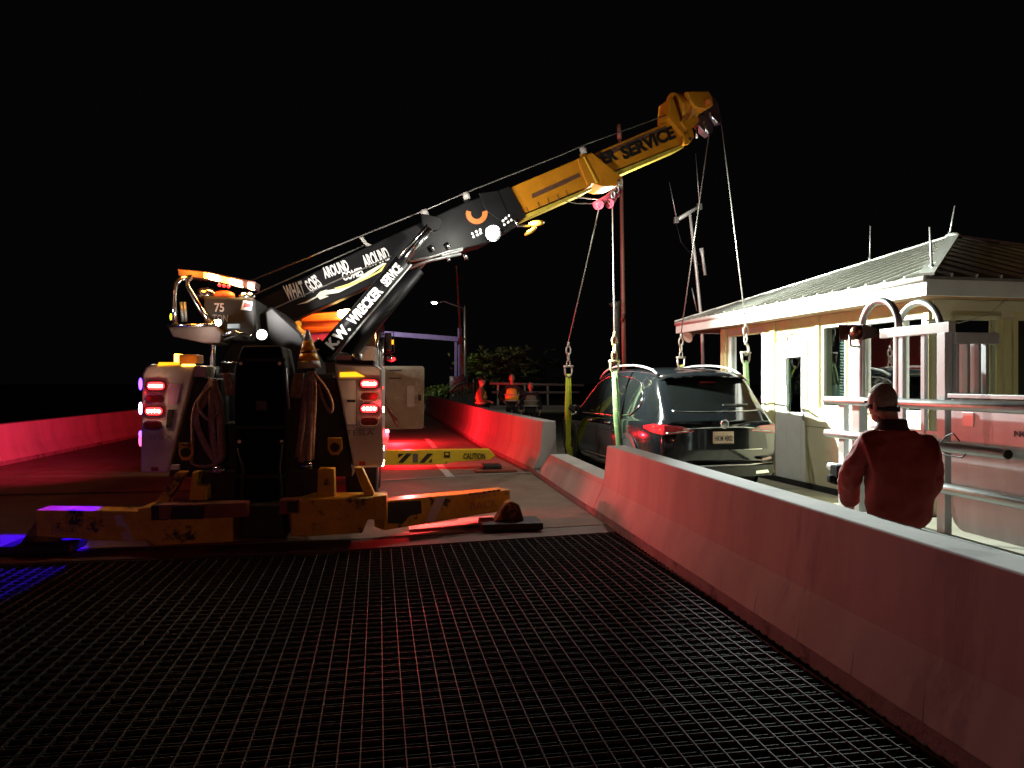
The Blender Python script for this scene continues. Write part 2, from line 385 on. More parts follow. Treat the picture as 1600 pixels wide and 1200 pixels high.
# dark inner panels beside the body panels
pan('left_inner_panel', [(307, 590), (345, 592), (345, 745), (263, 745), (292, 628)], TY+.1, .4, blackr)
pan('right_inner_panel', [(450, 590), (525, 590), (551, 735), (551, 745), (450, 745)], TY+.1, .4, blackr)
pan('underlift_column', [(366, 575), (378, 540), (440, 540), (447, 575), (447, 815), (366, 815)], TY-.2, .7, mat('flat_black', (.005, .005, .005), .85, 0, .3, 5, spec=.2), .03)  # column in one even matt black, darker than the tail frame
pan('column_plaque', [(400, 626), (417, 626), (417, 641), (400, 641)], TY-.21, .008, mat('plaque', (.03, .02, .02), .4, 0), .002)
pan('column_plaque', [(403, 629), (414, 629), (414, 638), (403, 638)], TY-.214, .004, mat('plaque2', (.06, .05, .05), .3, 0), .001)
MB().tube([pt(446, 575, TY-.22), pt(448, 600, TY-.22), pt(452, 640, TY-.2)], .014).build('hydraulic_hose', steel, T)
MB().tube([pt(372, 700, TY-.24), pt(380, 730, TY-.26), pt(378, 770, TY-.24), pt(386, 800, TY-.26)], .016).build('hydraulic_hose', blackr, T)
MB().tube([pt(441, 690, TY-.24), pt(436, 730, TY-.26), pt(440, 770, TY-.24), pt(430, 800, TY-.26)], .016).build('hydraulic_hose', blackr, T)
for py in (560, 665, 742): pan('column_band', [(367, py), (446, py), (446, py+5), (367, py+5)], TY-.215, .02, blackr, .002)
for px, py in ((376, 568), (437, 568), (374, 690), (440, 690), (380, 805), (436, 805)): MB().tube([pt(px, py, TY-.235), pt(px, py, TY-.2)], .018, 8).build('bolt', steel, T)
pan('crossmember', [(300, 735), (520, 735), (520, 790), (300, 790)], TY-.02, .3, blackr, .02)
pan('stinger', [(380, 790), (440, 790), (448, 842), (372, 842)], TY-.5, .7, blackr, .03)
pan('panel_recess', [(262, 600), (282, 600), (276, 632), (262, 632)], TY-.006, .02, mat('reflector_tape', (.55, .3, .5), .25, 0), .001, bl)
pan('panel_recess', [(262, 640), (273, 640), (268, 668), (259, 668)], TY-.006, .02, blackr, .001, bl)
pan('hatch_seam', [(526, 593), (558, 593), (558, 664.5), (541, 664.5), (541, 663.5), (557, 663.5), (557, 594), (526, 594)], TY-.004, .02, greyl, 0, brp)
pan('hatch_latch', [(542, 624.5), (555.5, 624.5), (555.5, 628.5), (542, 628.5)], TY-.008, .02, blackr, .002, brp)
pan('body_cap', [(306, 571), (323, 572), (323, 590), (300, 590)], TY+.02, .3, mat('brass_metal', (.45, .35, .22), .3, .9), .01)
# tail lamps
t_on = emit('tail_lamp_lit', (1, .015, .02), 6); t_off = mat('tail_lamp_off', (.10, .006, .008), .15, 0, .2, 20, coat=1)
t_led = emit('tail_lamp_led', (1, .55, .3), 140)
def oval(cx, cy, w, h, y):
    r = h/2; pts = []
    for k in range(9): a = math.pi/2+math.pi*k/8; pts.append((cx-w/2+r+r*math.cos(a), cy-r*math.sin(a)))
    for k in range(9): a = -math.pi/2+math.pi*k/8; pts.append((cx+w/2-r+r*math.cos(a), cy-r*math.sin(a)))
    return pts
for side, cx, ys in ((0, 243, (603, 623, 642.5, 665)), (1, 577, (599.5, 619, 638.5, 658.5))):
    for i, cy in enumerate(ys):
        dx = -i*1.6 if side == 0 else 0
        par = brp if side else bl
        rim = pan('lamp_bezel', oval(cx+dx, cy, 31, 15.5, 0), TY-.012, .02, chrome if i % 2 else blackr, .002, par)
        on = i % 2 == 0
        lo = pan('tail_lamp', oval(cx+dx, cy, 27, 12, 0), TY-.024, .02, t_on if on else t_off, .002, par)
        if on:
            for k in (-1.6, -.55, .5, 1.5):
                c = pt(cx+dx+k*5.2, cy, TY-.028)
                MB().sphere(c, .0155, 8, 6, (1.1, 1, .9)).build('led', t_led, lo)
for a, b_ in ((535, 570),):
    pan('amber_strip', [(531, 582), (556, 581), (570, 588.5), (531, 589)], TY-.01, .02, emit('amber_glow', (1, .38, .01), 2.2, (.3, .1, 0)), .002, brp)  # amber strip with a glow of its own
pan('reflector', [(561, 721), (571, 721), (571, 727), (561, 727)], TY-.006, .01, mat('reflector_red', (.3, .01, .01), .3), 0, brp)
pan('reflector', [(236, 730), (247, 730), (247, 736), (236, 736)], TY-.006, .01, MATS['reflector_red'], 0, bl)
text('TESLA', pt(541, 680), pt(584, 680), .055, greyl, brp)
text('FREON', pt(557, 673), pt(584, 673), .03, greyl, brp)
text('TESLA', pt(231, 687), pt(270, 687), .045, mat('lettering_faint', (.40, .34, .30), .5), bl)
# lamps on top of the body
beac = pan('beacon_box', [(279, 554), (309, 554), (309, 567), (279, 567)], TY+.1, .25, mat('beacon_brown', (.35, .15, .06), .3), .01)
pan('beacon_lamp', [(272, 553), (279, 553), (279, 566), (272, 566)], TY+.1, .2, emit('amber_hot', (1, .42, .04), 14, (.3, .1, 0)), .004)
pan('amber_strip', [(248, 566), (278, 566), (278, 569), (246, 572)], TY-.01, .06, MATS['amber_glow'], .002, bl)
pan('amber_strip', [(284, 569), (303, 569), (303, 571.5), (284, 571.5)], TY-.01, .06, MATS['amber_hot'], .002, bl)
pan('pink_lamp', [(526, 555), (549, 555), (549, 562.5), (526, 562.5)], TY+.05, .15, mat('lamp_lens', (.5, .2, .22), .3), .004)
MB().tube([pt(558, 553, TY+.15), pt(558, 567, TY+.15)], .055, 14).build('fairlead', steel, T)
pan('fairlead_base', [(526, 563), (584, 563), (584, 569), (526, 569)], TY+.02, .4, blackr, .004)
MB().tube([pt(333, 500, 9.2), pt(333, 590, 9.2)], .035, 12).build('mast_post', chrome, T)
# lights along the sides
for py, w in ((640, 2.6), (606, 1.4), (672, 1.6), (700, 3), (722, 3.2)):
    MB().sphere(pt(598, py, TY+.3), .018*w/2, 8, 6, (.6, 1, 1.6)).build('side_marker', MATS['tail_lamp_led'] if py in (640, 700, 722) else t_on, T)
for py, m in ((600, emit('blue_lamp', (.12, .04, 1), 9)), (638, emit('violet_lamp', (.7, .35, 1), 14)), (678, MATS['blue_lamp']), (688, emit('pink_lit', (1, .1, .3), 3))):
    MB().sphere(pt(219.5, py, TY+.25), .03, 10, 8, (.6, 1, 2.2 if py != 678 else 1.2)).build('side_marker', m, T)
# wheels
for x in (-2.35, -.5):
    for y in (10.4, 11.7, 16.5):
        w = MB().tube([(x-.2, y, .52), (x+.2, y, .52)], .51, 28).build('wheel', tyre, T, .03)
        MB().tube([(x-.21, y, .52), (x+.21, y, .52)], .25, 18).build('rim', chrome, w)
# yellow rear outriggers and brackets
YO = 7.72
def pan2(name, pts, y, depth, m, bev=.008): return pan(name, pts, y, depth, m, bev)
ob = pan('left_outrigger', [(56, 797), (215, 799), (240, 799), (240, 845), (165, 845), (57, 838)], YO, .26, yelo, .008)
pan('left_outrigger_sleeve', [(215, 795), (236, 792), (364, 800), (364, 847), (240, 853), (228, 842), (222, 845), (215, 838)], YO-.06, .4, yelo, .012)
pan('bracket_plate', [(236, 790), (262, 790), (262, 813), (236, 813)], YO-.1, .2, blackr, .004)
pan('winch_box', [(248, 789), (384, 786), (387, 808), (248, 812)], YO-.14, .2, mat('red_brown', (.20, .05, .03), .6, 0, .3, 6, .1, (.5, .25, .03), .66), .006)
pan('sleeve_recess', [(268, 791), (320, 791), (318, 811), (266, 812)], YO-.15, .2, blackr, .006)
pan('outrigger_leg', [(240, 790), (275, 738), (290, 738), (256, 795)], YO+.1, .15, yelo, .008)
pan('bracket_block', [(295, 782), (300, 738), (309, 738), (307, 759), (323, 760), (322, 782)], YO+.05, .2, yelo, .008)
pan('bracket_block', [(495, 785), (497, 733), (522, 733), (523, 785)], YO+.1, .2, yelo, .008)
pan('outrigger_leg', [(553, 731), (566, 731), (592, 787), (574, 787)], YO+.1, .15, yelo, .008)
pan('right_outrigger_sleeve', [(455, 788), (482, 780), (604, 778), (604, 812), (575, 812), (566, 833), (482, 838), (455, 838)], YO-.06, .45, yelo, .012)
pan('sleeve_collar', [(582, 776), (604, 774), (605, 812), (588, 812)], YO-.1, .2, yelo, .006)
pan('winch_box', [(436, 782), (468, 780), (468, 802), (436, 804)], YO-.14, .2, rust, .006)
pan('winch_opening', [(449, 784), (465, 783), (465, 800), (449, 801)], YO-.15, .1, blackr, .002)
# right rear beam swings away from the camera
RB0 = V((-.25, 7.82, 0)); RBN = V((-.52, 1, 0)).normalized()
def pr(px, py, off=0): return pP(px, py, RB0+RBN*off, RBN)
rb = MB().prism([pr(600, 783), (pr(797, 765)), pr(798, 797), pr(740, 806), pr(600, 829)], RBN*.24).build('right_outrigger', yelo, T, .01)
MB().prism([pr(606, 785, -.004), pr(658, 782, -.004), pr(659, 802, -.004), pr(640, 806, -.004), pr(630, 818, -.004), pr(606, 818, -.004)], RBN*.003).build('oil_stain', mat('oil_black', (.015, .01, .01), .5, 0, .4, 9), rb)
MB().prism([pr(681, 778, -.005), pr(697, 776, -.005), pr(679, 814, -.005), pr(664, 816, -.005)], RBN*.003).build('tape_stripe', mat('tape_white', (.6, .5, .45), .5, 0, .1, 20), rb)
MB().prism([pr(733, 771, -.004), pr(782, 764.5, -.004), pr(782, 767, -.004), pr(733, 774, -.004)], RBN*.003).build('scratch', blackl, rb)
faint = mat('lettering_worn', (.42, .26, .14), .6, 0, .3, 30, 0, (.4, .18, .02), .5)
text('STAY', pr(735, 781, -.004), pr(778, 774, -.004), .07, faint, rb, lift=.001)
text('BACK', pr(735, 798, -.004), pr(778, 791, -.004), .09, faint, rb, lift=.001)
text('STAY', pt(76, 813, YO), pt(122, 813, YO), .07, faint, ob, lift=.001)
text('BACK', pt(80, 835, YO), pt(124, 835, YO), .09, faint, ob, lift=.001)
pan('tape_stripe', [(178, 806), (190, 805), (194, 815), (200, 822), (210, 845), (193, 845), (188, 833), (198, 830), (194, 823), (183, 822)], YO-.004, .003, MATS['tape_white'], 0, ob)
# foot pads
def foot(c, w, s=1, nm='outrigger_foot'):
    f = MB().bb((c.x-w/2, c.y-.22, .012), (c.x+w/2, c.y+.22, .09)); fo = f.build(nm, blackr, T, .01)
    m = MB(); h = .24*s
    m.prism([(c.x-.2*s, c.y-.08, .092), (c.x+.16*s, c.y-.08, .092), (c.x+.1*s, c.y-.08, .092+h*.8), (c.x, c.y-.08, .092+h), (c.x-.06*s, c.y-.08, .092+h*.9)], (0, .16, 0))
    m.build('foot_bracket', mat('dirty_yellow', (.22, .13, .02), .7, 0, .4, 8, .2, (.03, .02, .015), .5), fo, .02); return fo
foot(pZ(70, 852, .05), .62, .95)
foot(pZ(797, 818, .05), .68, .95)
MB().prism([pZ(638, 824, .02), pZ(715, 815, .02), pZ(716, 812, .02), pZ(770, 807, .02), pZ(776, 814, .02), pZ(750, 820, .02), pZ(640, 829, .02)], (0, 0, .012)).build('cribbing_plank', mat('plank', (.42, .36, .28), .8, 0, .2, 10, .1), T)
# front right outrigger with CAUTION lettering
fb = pan('front_outrigger', [(596, 704), (765, 702), (774, 712), (766, 718), (712, 722), (690, 726), (596, 727)], 14.1, .25, yelf, .01)
text('CAUTION', pt(724, 717.5, 14.1), pt(758, 717, 14.1), .115, blackl, fb, bold=.02)
for x in (622, 655): pan('hazard_stripe', [(x, 723), (x+8, 723), (x+22, 708.5), (x+13, 708.5)], 14.094, .004, blackl, 0, fb)
pan('hazard_stripe', [(622, 709), (632, 709), (622, 716)], 14.094, .004, blackl, 0, fb)
pan('hazard_stripe', [(675, 716), (675, 722.5), (669, 722.5)], 14.094, .004, blackl, 0, fb)
pan('warning_symbol', [(645, 709), (653, 709), (653, 722.5), (645, 722.5)], 14.092, .004, greyl, 0, fb)
pan('warning_sticker', [(694, 706), (703, 706), (703, 715), (694, 715)], 14.09, .006, blackl, 0, fb)
pan('warning_sticker', [(696, 707.5), (701, 707.5), (701, 711), (696, 711)], 14.086, .006, yelf, 0, fb)
c = pZ(770, 733, .04)
MB().bb((c.x-.33, c.y-.25, .01), (c.x+.42, c.y+.25, .05)).build('outrigger_foot', rust, T, .006)
MB().bb((c.x-.2, c.y-.15, .052), (c.x+.15, c.y+.2, .13)).build('outrigger_foot', blackr, T, .02)
# locker door swung open
DY = 10.3
dr = pan('locker_door', [(599, 572), (660, 572), (663, 575), (662, 667), (659, 670), (600, 671)], DY, .06, mat('door_inner', (.30, .26, .19), .5, .4, .2, 6, .1, (.4, .36, .3), .6), .008)
pan('door_press', [(600.5, 576), (655, 576), (657, 580), (656, 664), (654, 666), (600.5, 667)], DY-.008, .02, mat('door_inner2', (.26, .22, .16), .45, .5, .25, 5, .1, (.36, .33, .28), .58), .006, dr)
pan('door_handle', [(636, 603), (647, 603), (647, 636), (636, 636)], DY-.02, .03, steel, .006, dr)
pan('latch', [(653.5, 617), (658, 617), (658, 626), (653.5, 626)], DY-.02, .02, blackr, .003, dr)
for py in (578, 590): pan('vent_slot', [(608, py), (627, py), (627, py+2), (608, py+2)], DY-.012, .01, blackl, 0, dr)
MB().tube([pt(597, 600, DY-.3), pt(606, 640, DY-.12), pt(622, 667, DY-.1)], .015).build('gas_strut', rust, T)
MB().tube([pt(597, 626, DY-.3), pt(620, 655, DY-.1)], .02).build('gas_strut', rust, T)
# cab seen behind the cylinders
MB().bb((-2.5, 14.0, 1.0), (-.35, 17.4, 2.95)).build('cab', mat('cab_paint', (.03, .015, .012), .3, 0, .1, 3, coat=.4), T, .06)
MB().bb((-2.3, 17.4, 1.0), (-.55, 19.8, 2.0)).build('bonnet', MATS['cab_paint'], T, .08)
pan('headache_rack', [(471, 492), (541, 486), (541, 555), (500, 555), (471, 512)], 13.5, .08, orangep, .01)
pan('rack_panel', [(478, 521), (541, 516), (541, 553), (496, 553)], 13.46, .03, magp, .004)
text('TRUM', pt(492, 545, 13.455), pt(510, 545, 13.455), .035, greyl, T, lift=.002)
for py in (497, 512): pan('rack_bar', [(476, py), (541, py-2), (541, py+3), (476, py+5)], 13.42, .04, orangep, .006)
pan('amber_beacon', [(528, 485), (545, 482), (549, 490), (532, 497), (527, 493)], 13.2, .12, emit('amber_white', (1, .62, .22), 60, (.3, .1, 0)), .02)
pan('diamond_plate_box', [(552, 541), (585, 541), (588, 575), (548, 575)], 12.6, .6, diam, .01)
for px, top in ((589.5, 508), (596.5, 527)):
    MB().tube([pt(px, top, 13.0), pt(px, 590, 13.0)], .04, 12).build('exhaust_stack', chrome, T)
mi = pan('mirror', [(601, 519), (612, 521), (612, 548), (603, 548)], 15.4, .1, blackr, .02)
MB().tube([pt(598, 523, 15.4), pt(615, 519, 15.4), pt(616, 550, 15.4), pt(598, 553, 15.4)], .012).build('mirror_arm', blackr, mi)
pan('mirror_marker', [(612, 531), (615, 531), (615, 538), (612, 538)], 15.3, .04, MATS['amber_glow'], .002, mi)
MB().sphere(pt(611, 560, 15.2), .1, 12, 8, (1.2, 1, .7)).build('side_mirror', chrome, T)
MB().sphere(pt(615, 561, 15.1), .035).build('side_marker', t_on, T)
# turret, winches, guard hoops
YT = 9.3
pan('winch_housing', [(318, 462), (398, 466), (402, 520), (392, 535), (345, 530), (318, 510)], YT, .9, blackr, .03)
pan('boom_turret', [(392, 500), (425, 478), (470, 520), (492, 560), (494, 590), (345, 590), (345, 560), (360, 535)], YT+.3, 1.3, blackp, .03)
text('75', pt(335.5, 487.5, YT), pt(350.5, 487.5, YT), .105, mat('lettering_silver', (.55, .5, .5), .5), T, bold=.02)
text('TON', pt(332, 502.5, YT), pt(356, 503.5, YT), .085, mat('lettering_dull', (.22, .2, .2), .5), T, bold=.01)
pan('sticker', [(380, 469), (395, 472), (392, 485), (376, 484)], YT-.01, .01, whitel, .001)
pan('sticker_mark', [(382, 473), (393, 475), (391, 480), (380, 480)], YT-.014, .004, mat('lettering_red', (.4, .02, .02), .5), 0)
MB().sphere(pt(322, 459, YT+.1), .13, 18, 10, (1, .6, .6)).build('chrome_dome', chrome, T)
MB().sphere(pt(350, 462, YT+.1), .13, 18, 10, (1, .6, .5)).build('winch_drum', orangep, T)
MB().sphere(pt(386, 463, YT+.1), .10, 14, 8, (1, .6, .6)).build('chrome_dome', chrome, T)
MB().tube([pt(a, b_, YT-.15) for a, b_ in ((274, 509), (272, 480), (272, 458), (275, 443), (284, 435), (300, 433))], .03, 12).build('guard_hoop', chrome, T)
MB().tube([pt(a, b_, YT-.05) for a, b_ in ((300, 434), (292, 438), (293, 448), (303, 464), (316, 486), (331, 508))], .03, 12).build('guard_hoop', chrome, T)
pan('basket', [(262, 509), (335, 508), (346, 520), (344, 536), (318, 536), (270, 526)], YT-.2, .6, mat('basket_bronze', (.09, .05, .035), .6, .3, .3, 5), .01)
MB().tube([pt(262, 509, YT-.22), pt(338, 508, YT-.22)], .02).build('basket_rail', chrome, T)
for px in (283, 288): MB().tube([pt(px, 472, YT), pt(px+3, 503, YT)], .018).build('control_lever', steel, T)
lb = pan('light_bar', [(277, 420), (322, 424), (400, 440), (398, 452), (320, 436), (279, 431)], YT, .3, mat('bar_housing', (.12, .05, .05), .4), .01)
hot = MATS['amber_white']
for (x0, x1, m) in ((318, 324, MATS['amber_hot']), (325, 343, hot), (344, 357, MATS['amber_hot']), (358, 378, hot), (387, 396, hot)):
    f = lambda x: 425+(x-318)*.235
    pan('lamp_module', [(x0, f(x0)), (x1, f(x1)), (x1, f(x1)+9), (x0, f(x0)+9)], YT-.02, .1, m, .01, lb)
for px, py in ((343, 445.5), (350, 446.5), (357, 447.5)): MB().sphere(pt(px, py, YT-.02), .02, 8, 6).build('red_module', t_on, lb)
MB().sphere(pt(267, 495, YT-.1), .02, 8, 6, (.6, .6, 2)).build('side_marker', emit('yellow_green', (.7, .8, .02), 4), T)
wl = emit('work_lamp_lens', (.95, 1, .96), 60, (.5, .5, .5))
for px, py, r in ((341, 504, .036), (409, 523, .055)):
    w = MB().tube([pt(px, py, YT-.32), pt(px, py, YT-.2)], [r*1.25, r*1.1], 18).build('work_lamp', blackr, T)
    MB().sphere(pt(px, py, YT-.325), r, 14, 8, (1, .35, 1)).build('lens', wl, w)
pan('strobe', [(355, 506), (374, 506), (374, 513), (355, 513)], YT-.25, .05, mat('strobe_lens', (.45, .55, .6), .2), .005)
MB().tube([pt(348, 524, YT-.2), pt(365, 518, YT-.2), pt(392, 526, YT-.2)], .018).build('hydraulic_hose', chrome, T)
MB().tube([pt(350, 531, YT-.2), pt(372, 524, YT-.2), pt(390, 532, YT-.2)], .014).build('hydraulic_hose', blackr, T)
MB().tube([pt(346, 565, YT-.1), pt(360, 567, YT-.1), pt(373, 565, YT-.1)], .012).build('grab_rail', chrome, T)
# boom
def bo(name, pts, off, th, m, bev=.015, parent=T): return MB().prism([pB(a, b_, off) for a, b_ in pts], BN*th).build(name, m, parent, bev)
b1 = bo('main_boom', [(398, 470), (566, 389), (640, 355), (722, 318), (797, 290), (823, 338), (804, 356), (760, 380), (725, 389), (637, 415), (566, 452), (517, 474), (452, 503), (420, 520)], 0, .55, blackp, .02)
b2 = bo('yellow_boom_stage', [(790, 296), (905, 247), (926, 290), (905, 297), (815, 336)], .05, .45, yel, .012)
b3 = bo('yellow_boom_stage', [(900, 251), (927, 240), (1059, 184), (1069, 224), (955, 269), (915, 285)], .1, .34, yel, .012)
col = bo('boom_collar', [(902, 248), (916, 242), (925, 238), (973, 277), (972, 286), (961, 291), (944, 292), (928, 287), (918, 289)], .02, .5, yel, .012)
bo('collar_rib', [(912, 245), (914, 245), (935, 285), (932, 286)], .0, .02, mat('bright_yellow_edge', (.8, .5, .05), .4), .003)
MB().tube([pB(967, 282, .0), pB(967, 282, .03)], .025, 12).build('collar_pin', blackr, T)
bo('yellow_rib', [(817, 337), (924, 292), (925, 296), (819, 343)], .03, .5, mat('rail_yellow', (.5, .38, .05), .45), .004)
bo('yellow_rib', [(957, 270), (1068, 225), (1069, 230), (962, 276)], .08, .4, MATS['rail_yellow'], .004)
bo('rust_patch', [(831, 303), (880, 281), (905, 270), (907, 276), (880, 289), (832, 310)], .044, .004, mat('rust_dark', (.10, .04, .02), .8, 0, .4, 12), 0)
bo('rust_patch', [(931, 243), (985, 219), (1040, 197), (1043, 201), (990, 226), (936, 249)], .094, .004, MATS['rust_dark'], 0)
for x in (840, 858, 873, 888, 902): bo('scale_mark', [(x-18, 327-(x-840)*.42-4), (x-17, 327-(x-840)*.42-4), (x-14, 335-(x-840)*.42-4), (x-15, 335-(x-840)*.42-4)], .044, .003, blackl, 0)
text('ER', pB(944, 258, .1), pB(966, 249, .1), .2, blackl, b3, bold=.05, up=(0, 0, 1))
text('SERVICE', pB(975, 250.5, .1), pB(1057, 215.5, .1), .22, blackl, b3, bold=.05)
# boom end plates and details on the black stage
bo('boom_end_plate', [(748, 302), (778, 298), (795, 337), (782, 345), (760, 330)], -.02, .03, blackp, .006)
def arc(cx, cy, r0, r1, a0, a1, n=12):
    return [(cx+r1*math.cos(R(a0+(a1-a0)*k/n)), cy+r1*math.sin(R(a0+(a1-a0)*k/n))) for k in range(n+1)]+[(cx+r0*math.cos(R(a1-(a1-a0)*k/n)), cy+r0*math.sin(R(a1-(a1-a0)*k/n))) for k in range(n+1)]
bo('orange_guard', arc(745, 333, 9, 17, -15, 195), -.03, .04, mat('guard_orange', (.6, .16, .03), .5), .004)
for cx, cy in ((786, 345), (790, 341), (795, 337), (788, 351), (794, 347), (799, 344), (738, 365), (744, 362), (750, 359), (740, 370), (746, 367), (751, 364)):
    MB().tube([pB(cx, cy, -.02), pB(cx, cy, .01)], .022, 8).build('bolt', steel, T)
for a, b_, c_, d_ in ((672, 383, 678, 392), (697, 379, 703, 389), (725, 397, 729, 405), (700, 403, 702, 408)):
    MB().tube([pB(a, b_, -.05), pB(c_, d_, -.05)], .028, 10).build('hose_fitting', chrome, T)
bo('cylinder_bracket', [(659, 333), (690, 340), (688, 358), (672, 362), (660, 350)], -.12, .1, blackp, .01)
for p in (((640, 408), (672, 402), (700, 393), (723, 388)), ((637, 420), (668, 408), (695, 402), (720, 397)), ((690, 399), (715, 393), (722, 390))):
    MB().tube([pB(a, b_, -.06) for a, b_ in p], .022).build('hydraulic_hose', steel, T)
bo('under_bracket', [(672, 385), (706, 380), (706, 398), (680, 404)], .05, .3, blackr, .01)
MB().tube([pB(804, 343, -.1), pB(809, 353, -.1), pB(828, 353, -.1)], .018).build('lamp_bracket', chrome, T)
MB().sphere(pB(838, 349, -.1), .13, 14, 8, (1, .5, .35), Matrix.Rotation(R(-8), 3, 'Y')).build('amber_horn', mat('horn_amber', (.7, .32, .03), .4), T)
MB().sphere(pB(829, 361, -.1), .12, 14, 8, (1, .5, .3), Matrix.Rotation(R(-35), 3, 'Y')).build('amber_horn', MATS['horn_amber'], T)
# boom flood lamp
FL = pB(771, 364, -.28)
w = MB().tube([FL+V((0, .14, .02)), FL+V((0, .02, 0))], [.10, .12], 20).build('flood_lamp', blackr, T)
MB().sphere(FL, .085, 18, 10, (1, .4, 1)).build('lens', emit('flood_lens', (.95, 1, .95), 90, (.5, .5, .5)), w)
# rollers on the wire guides
for cx, cy in ((663, 334), (728, 307), (911, 236)):
    MB().tube([pB(cx-1, cy-6, .1), pB(cx+2, cy+4, .1)], .055, 12).build('wire_guide_roller', mat('roller_grey', (.45, .42, .4), .4), T)
    bo('roller_bracket', [(cx-2, cy+2), (cx+5, cy+2), (cx+9, cy+14), (cx, cy+16)], .12, .1, blackr if cx < 800 else yel, .006)
bo('wire_flap', [(562, 371), (567, 370), (574, 379), (583, 383), (582, 386), (571, 383)], .1, .06, mat('flap_grey', (.4, .4, .36), .4), .004)
for pts, r in ((((388, 440), (563, 369), (663, 329), (728, 301), (882, 240), (911, 227), (1046, 178)), .011), (((385, 466), (420, 450), (570, 383)), .011),
               (((365, 508), (430, 481), (612, 400)), .011), (((800, 296), (832, 301), (940, 312)), .010), (((825, 302), (900, 318), (938, 318)), .007)):
    MB().tube([pB(a, b_, -.05 if pts[0][0] == 365 else .1) for a, b_ in pts], r, 6).build('boom_wire', wire, T)
# flames / swoosh and lettering on the main boom
nb = lambda a, b_: pB(a, b_, 0)
text('WHAT', nb(450, 471), nb(479, 462.5), .23, whitel, b1, bold=.03)
text('GOES', nb(487, 459), nb(505, 447), .205, whitel, b1, bold=.03)
text('AROUND', nb(508.5, 436), nb(547, 422), .165, whitel, b1, bold=.03)
text('COMES', nb(537, 439.5), nb(569, 430), .125, whitel, b1, bold=.03)
text('AROUND', nb(572, 420), nb(611, 405.5), .20, whitel, b1, bold=.03)
sw1 = [(464, 476), (480, 473), (500, 462), (530, 457), (560, 442), (585, 425), (604, 411), (598, 411), (575, 424), (555, 438), (530, 450), (505, 455), (494, 463), (476, 472)]
sw2 = [(522, 450), (545, 443), (565, 437), (590, 424), (604, 411), (596, 424), (575, 435), (550, 446), (528, 452)]
sw3 = [(494, 462), (500, 456), (512, 452), (502, 460), (514, 463), (500, 468)]
bo('swoosh', sw1, -.008, .006, mat('swoosh_cream', (.8, .78, .6), .5), 0, b1)
bo('swoosh', sw2, -.016, .006, mat('swoosh_yellow', (.75, .7, .2), .5), 0, b1)
bo('swoosh', sw3, -.012, .004, MATS['swoosh_cream'], 0, b1)
# lift cylinders
def dirp(a, b_, off, r, nm, m, n=24): return MB().tube([pB(*a, off), pB(*b_, off)], r, n).build(nm, m, T)
c1 = dirp((506, 551), (629, 409), -.42, .118, 'lift_cylinder', blackp)
c2 = dirp((540, 556), (651, 420), .55, .135, 'lift_cylinder', blackp)
dirp((629, 409), (672, 358), -.42, .055, 'cylinder_rod', chrome)
dirp((651, 420), (690, 374), .55, .06, 'cylinder_rod', chrome)
dirp((622, 404), (668, 352), -.5, .02, 'hydraulic_pipe', chrome)
dirp((519, 561), (642, 413), -.42, .02, 'hydraulic_pipe', steel)
MB().tube([pB(502, 556, -.42), pB(540, 560, .4)], .09, 14).build('cylinder_pivot', blackp, T)
dirp((478, 555), (502, 532), -.3, .05, 'pivot_link', chrome)
# lettering on the near cylinder
ax = (pB(629, 409, -.42)-pB(506, 551, -.42)).normalized(); upv = ax.cross(BN).normalized()
if upv.z < 0: upv = -upv
A0 = pB(506, 551, -.42)-BN*.12; LEN = (pB(629, 409, -.42)-pB(506, 551, -.42)).length
text('K.W.', A0+ax*.10-upv*.075, A0+ax*.48-upv*.075, .15, whitel, c1, bold=.05, up=upv, lift=.004)
text('WRECKER', A0+ax*.54-upv*.075, A0+ax*1.18-upv*.075, .15, whitel, c1, bold=.05, up=upv, lift=.004)
text('SERVICE', A0+ax*1.26-upv*.07, A0+ax*(LEN-.1)-upv*.07, .14, whitel, c1, bold=.05, up=upv, lift=.004)
# boom tip
bo('tip_plate', [(1047, 153), (1052, 153), (1071, 209), (1069, 212), (1045, 183)], .0, .4, yel, .008)
MB().tube([pB(1053, 170, .2), pB(1058, 169, .2), pB(1066, 167, .2), pB(1074, 165, .2), pB(1082, 164, .2)], [.26, .25, .22, .23, .24], 26).build('tip_drum', yel, T)
for x, y in ((1060, 168.5), (1068, 166.5)): MB().tube([pB(x, y, .2), pB(x+1, y, .2)], .245, 26).build('drum_flange', orangep, T)
bo('tip_hood', [(1073, 142), (1108, 142), (1113, 152), (1115, 165), (1103, 171), (1088, 168), (1080, 158)], -.1, .35, yel, .02)
MB().tube([pB(1106, 160, -.14), pB(1106, 160, -.08)], .05, 14).build('tip_bolt', orangep, T)
bo('tip_lug', [(1064, 190), (1086, 182), (1092, 184), (1093, 190), (1075, 206)], -.04, .08, yel, .01)
bo('tip_lug', [(1070, 210), (1082, 200), (1085, 214), (1077, 225), (1069, 226)], -.04, .08, yel, .01)
MB().tube([pB(1078, 217, -.05), pB(1078, 217, .06)], .03, 10).build('tip_bolt', blackr, T)
bo('swivel_head', [(1103, 150), (1114, 148), (1122, 160), (1128, 186), (1128, 193), (1121, 193), (1112, 178), (1104, 172)], .0, .16, mat('swivel_dark', (.05, .025, .03), .4), .01)
bo('swivel_head', [(1086, 176), (1100, 180), (1112, 186), (1115, 205), (1109, 212), (1101, 206), (1090, 194)], .15, .16, MATS['swivel_dark'], .01)
for a, b_ in (((1109, 176), (1121, 192)), ((1100, 190), (1106, 209)), ((1089, 196), (1089, 216))):
    MB().tube([pB(*a, -.03), pB(*b_, -.03)], .022).build('swivel_pin', chrome, T)

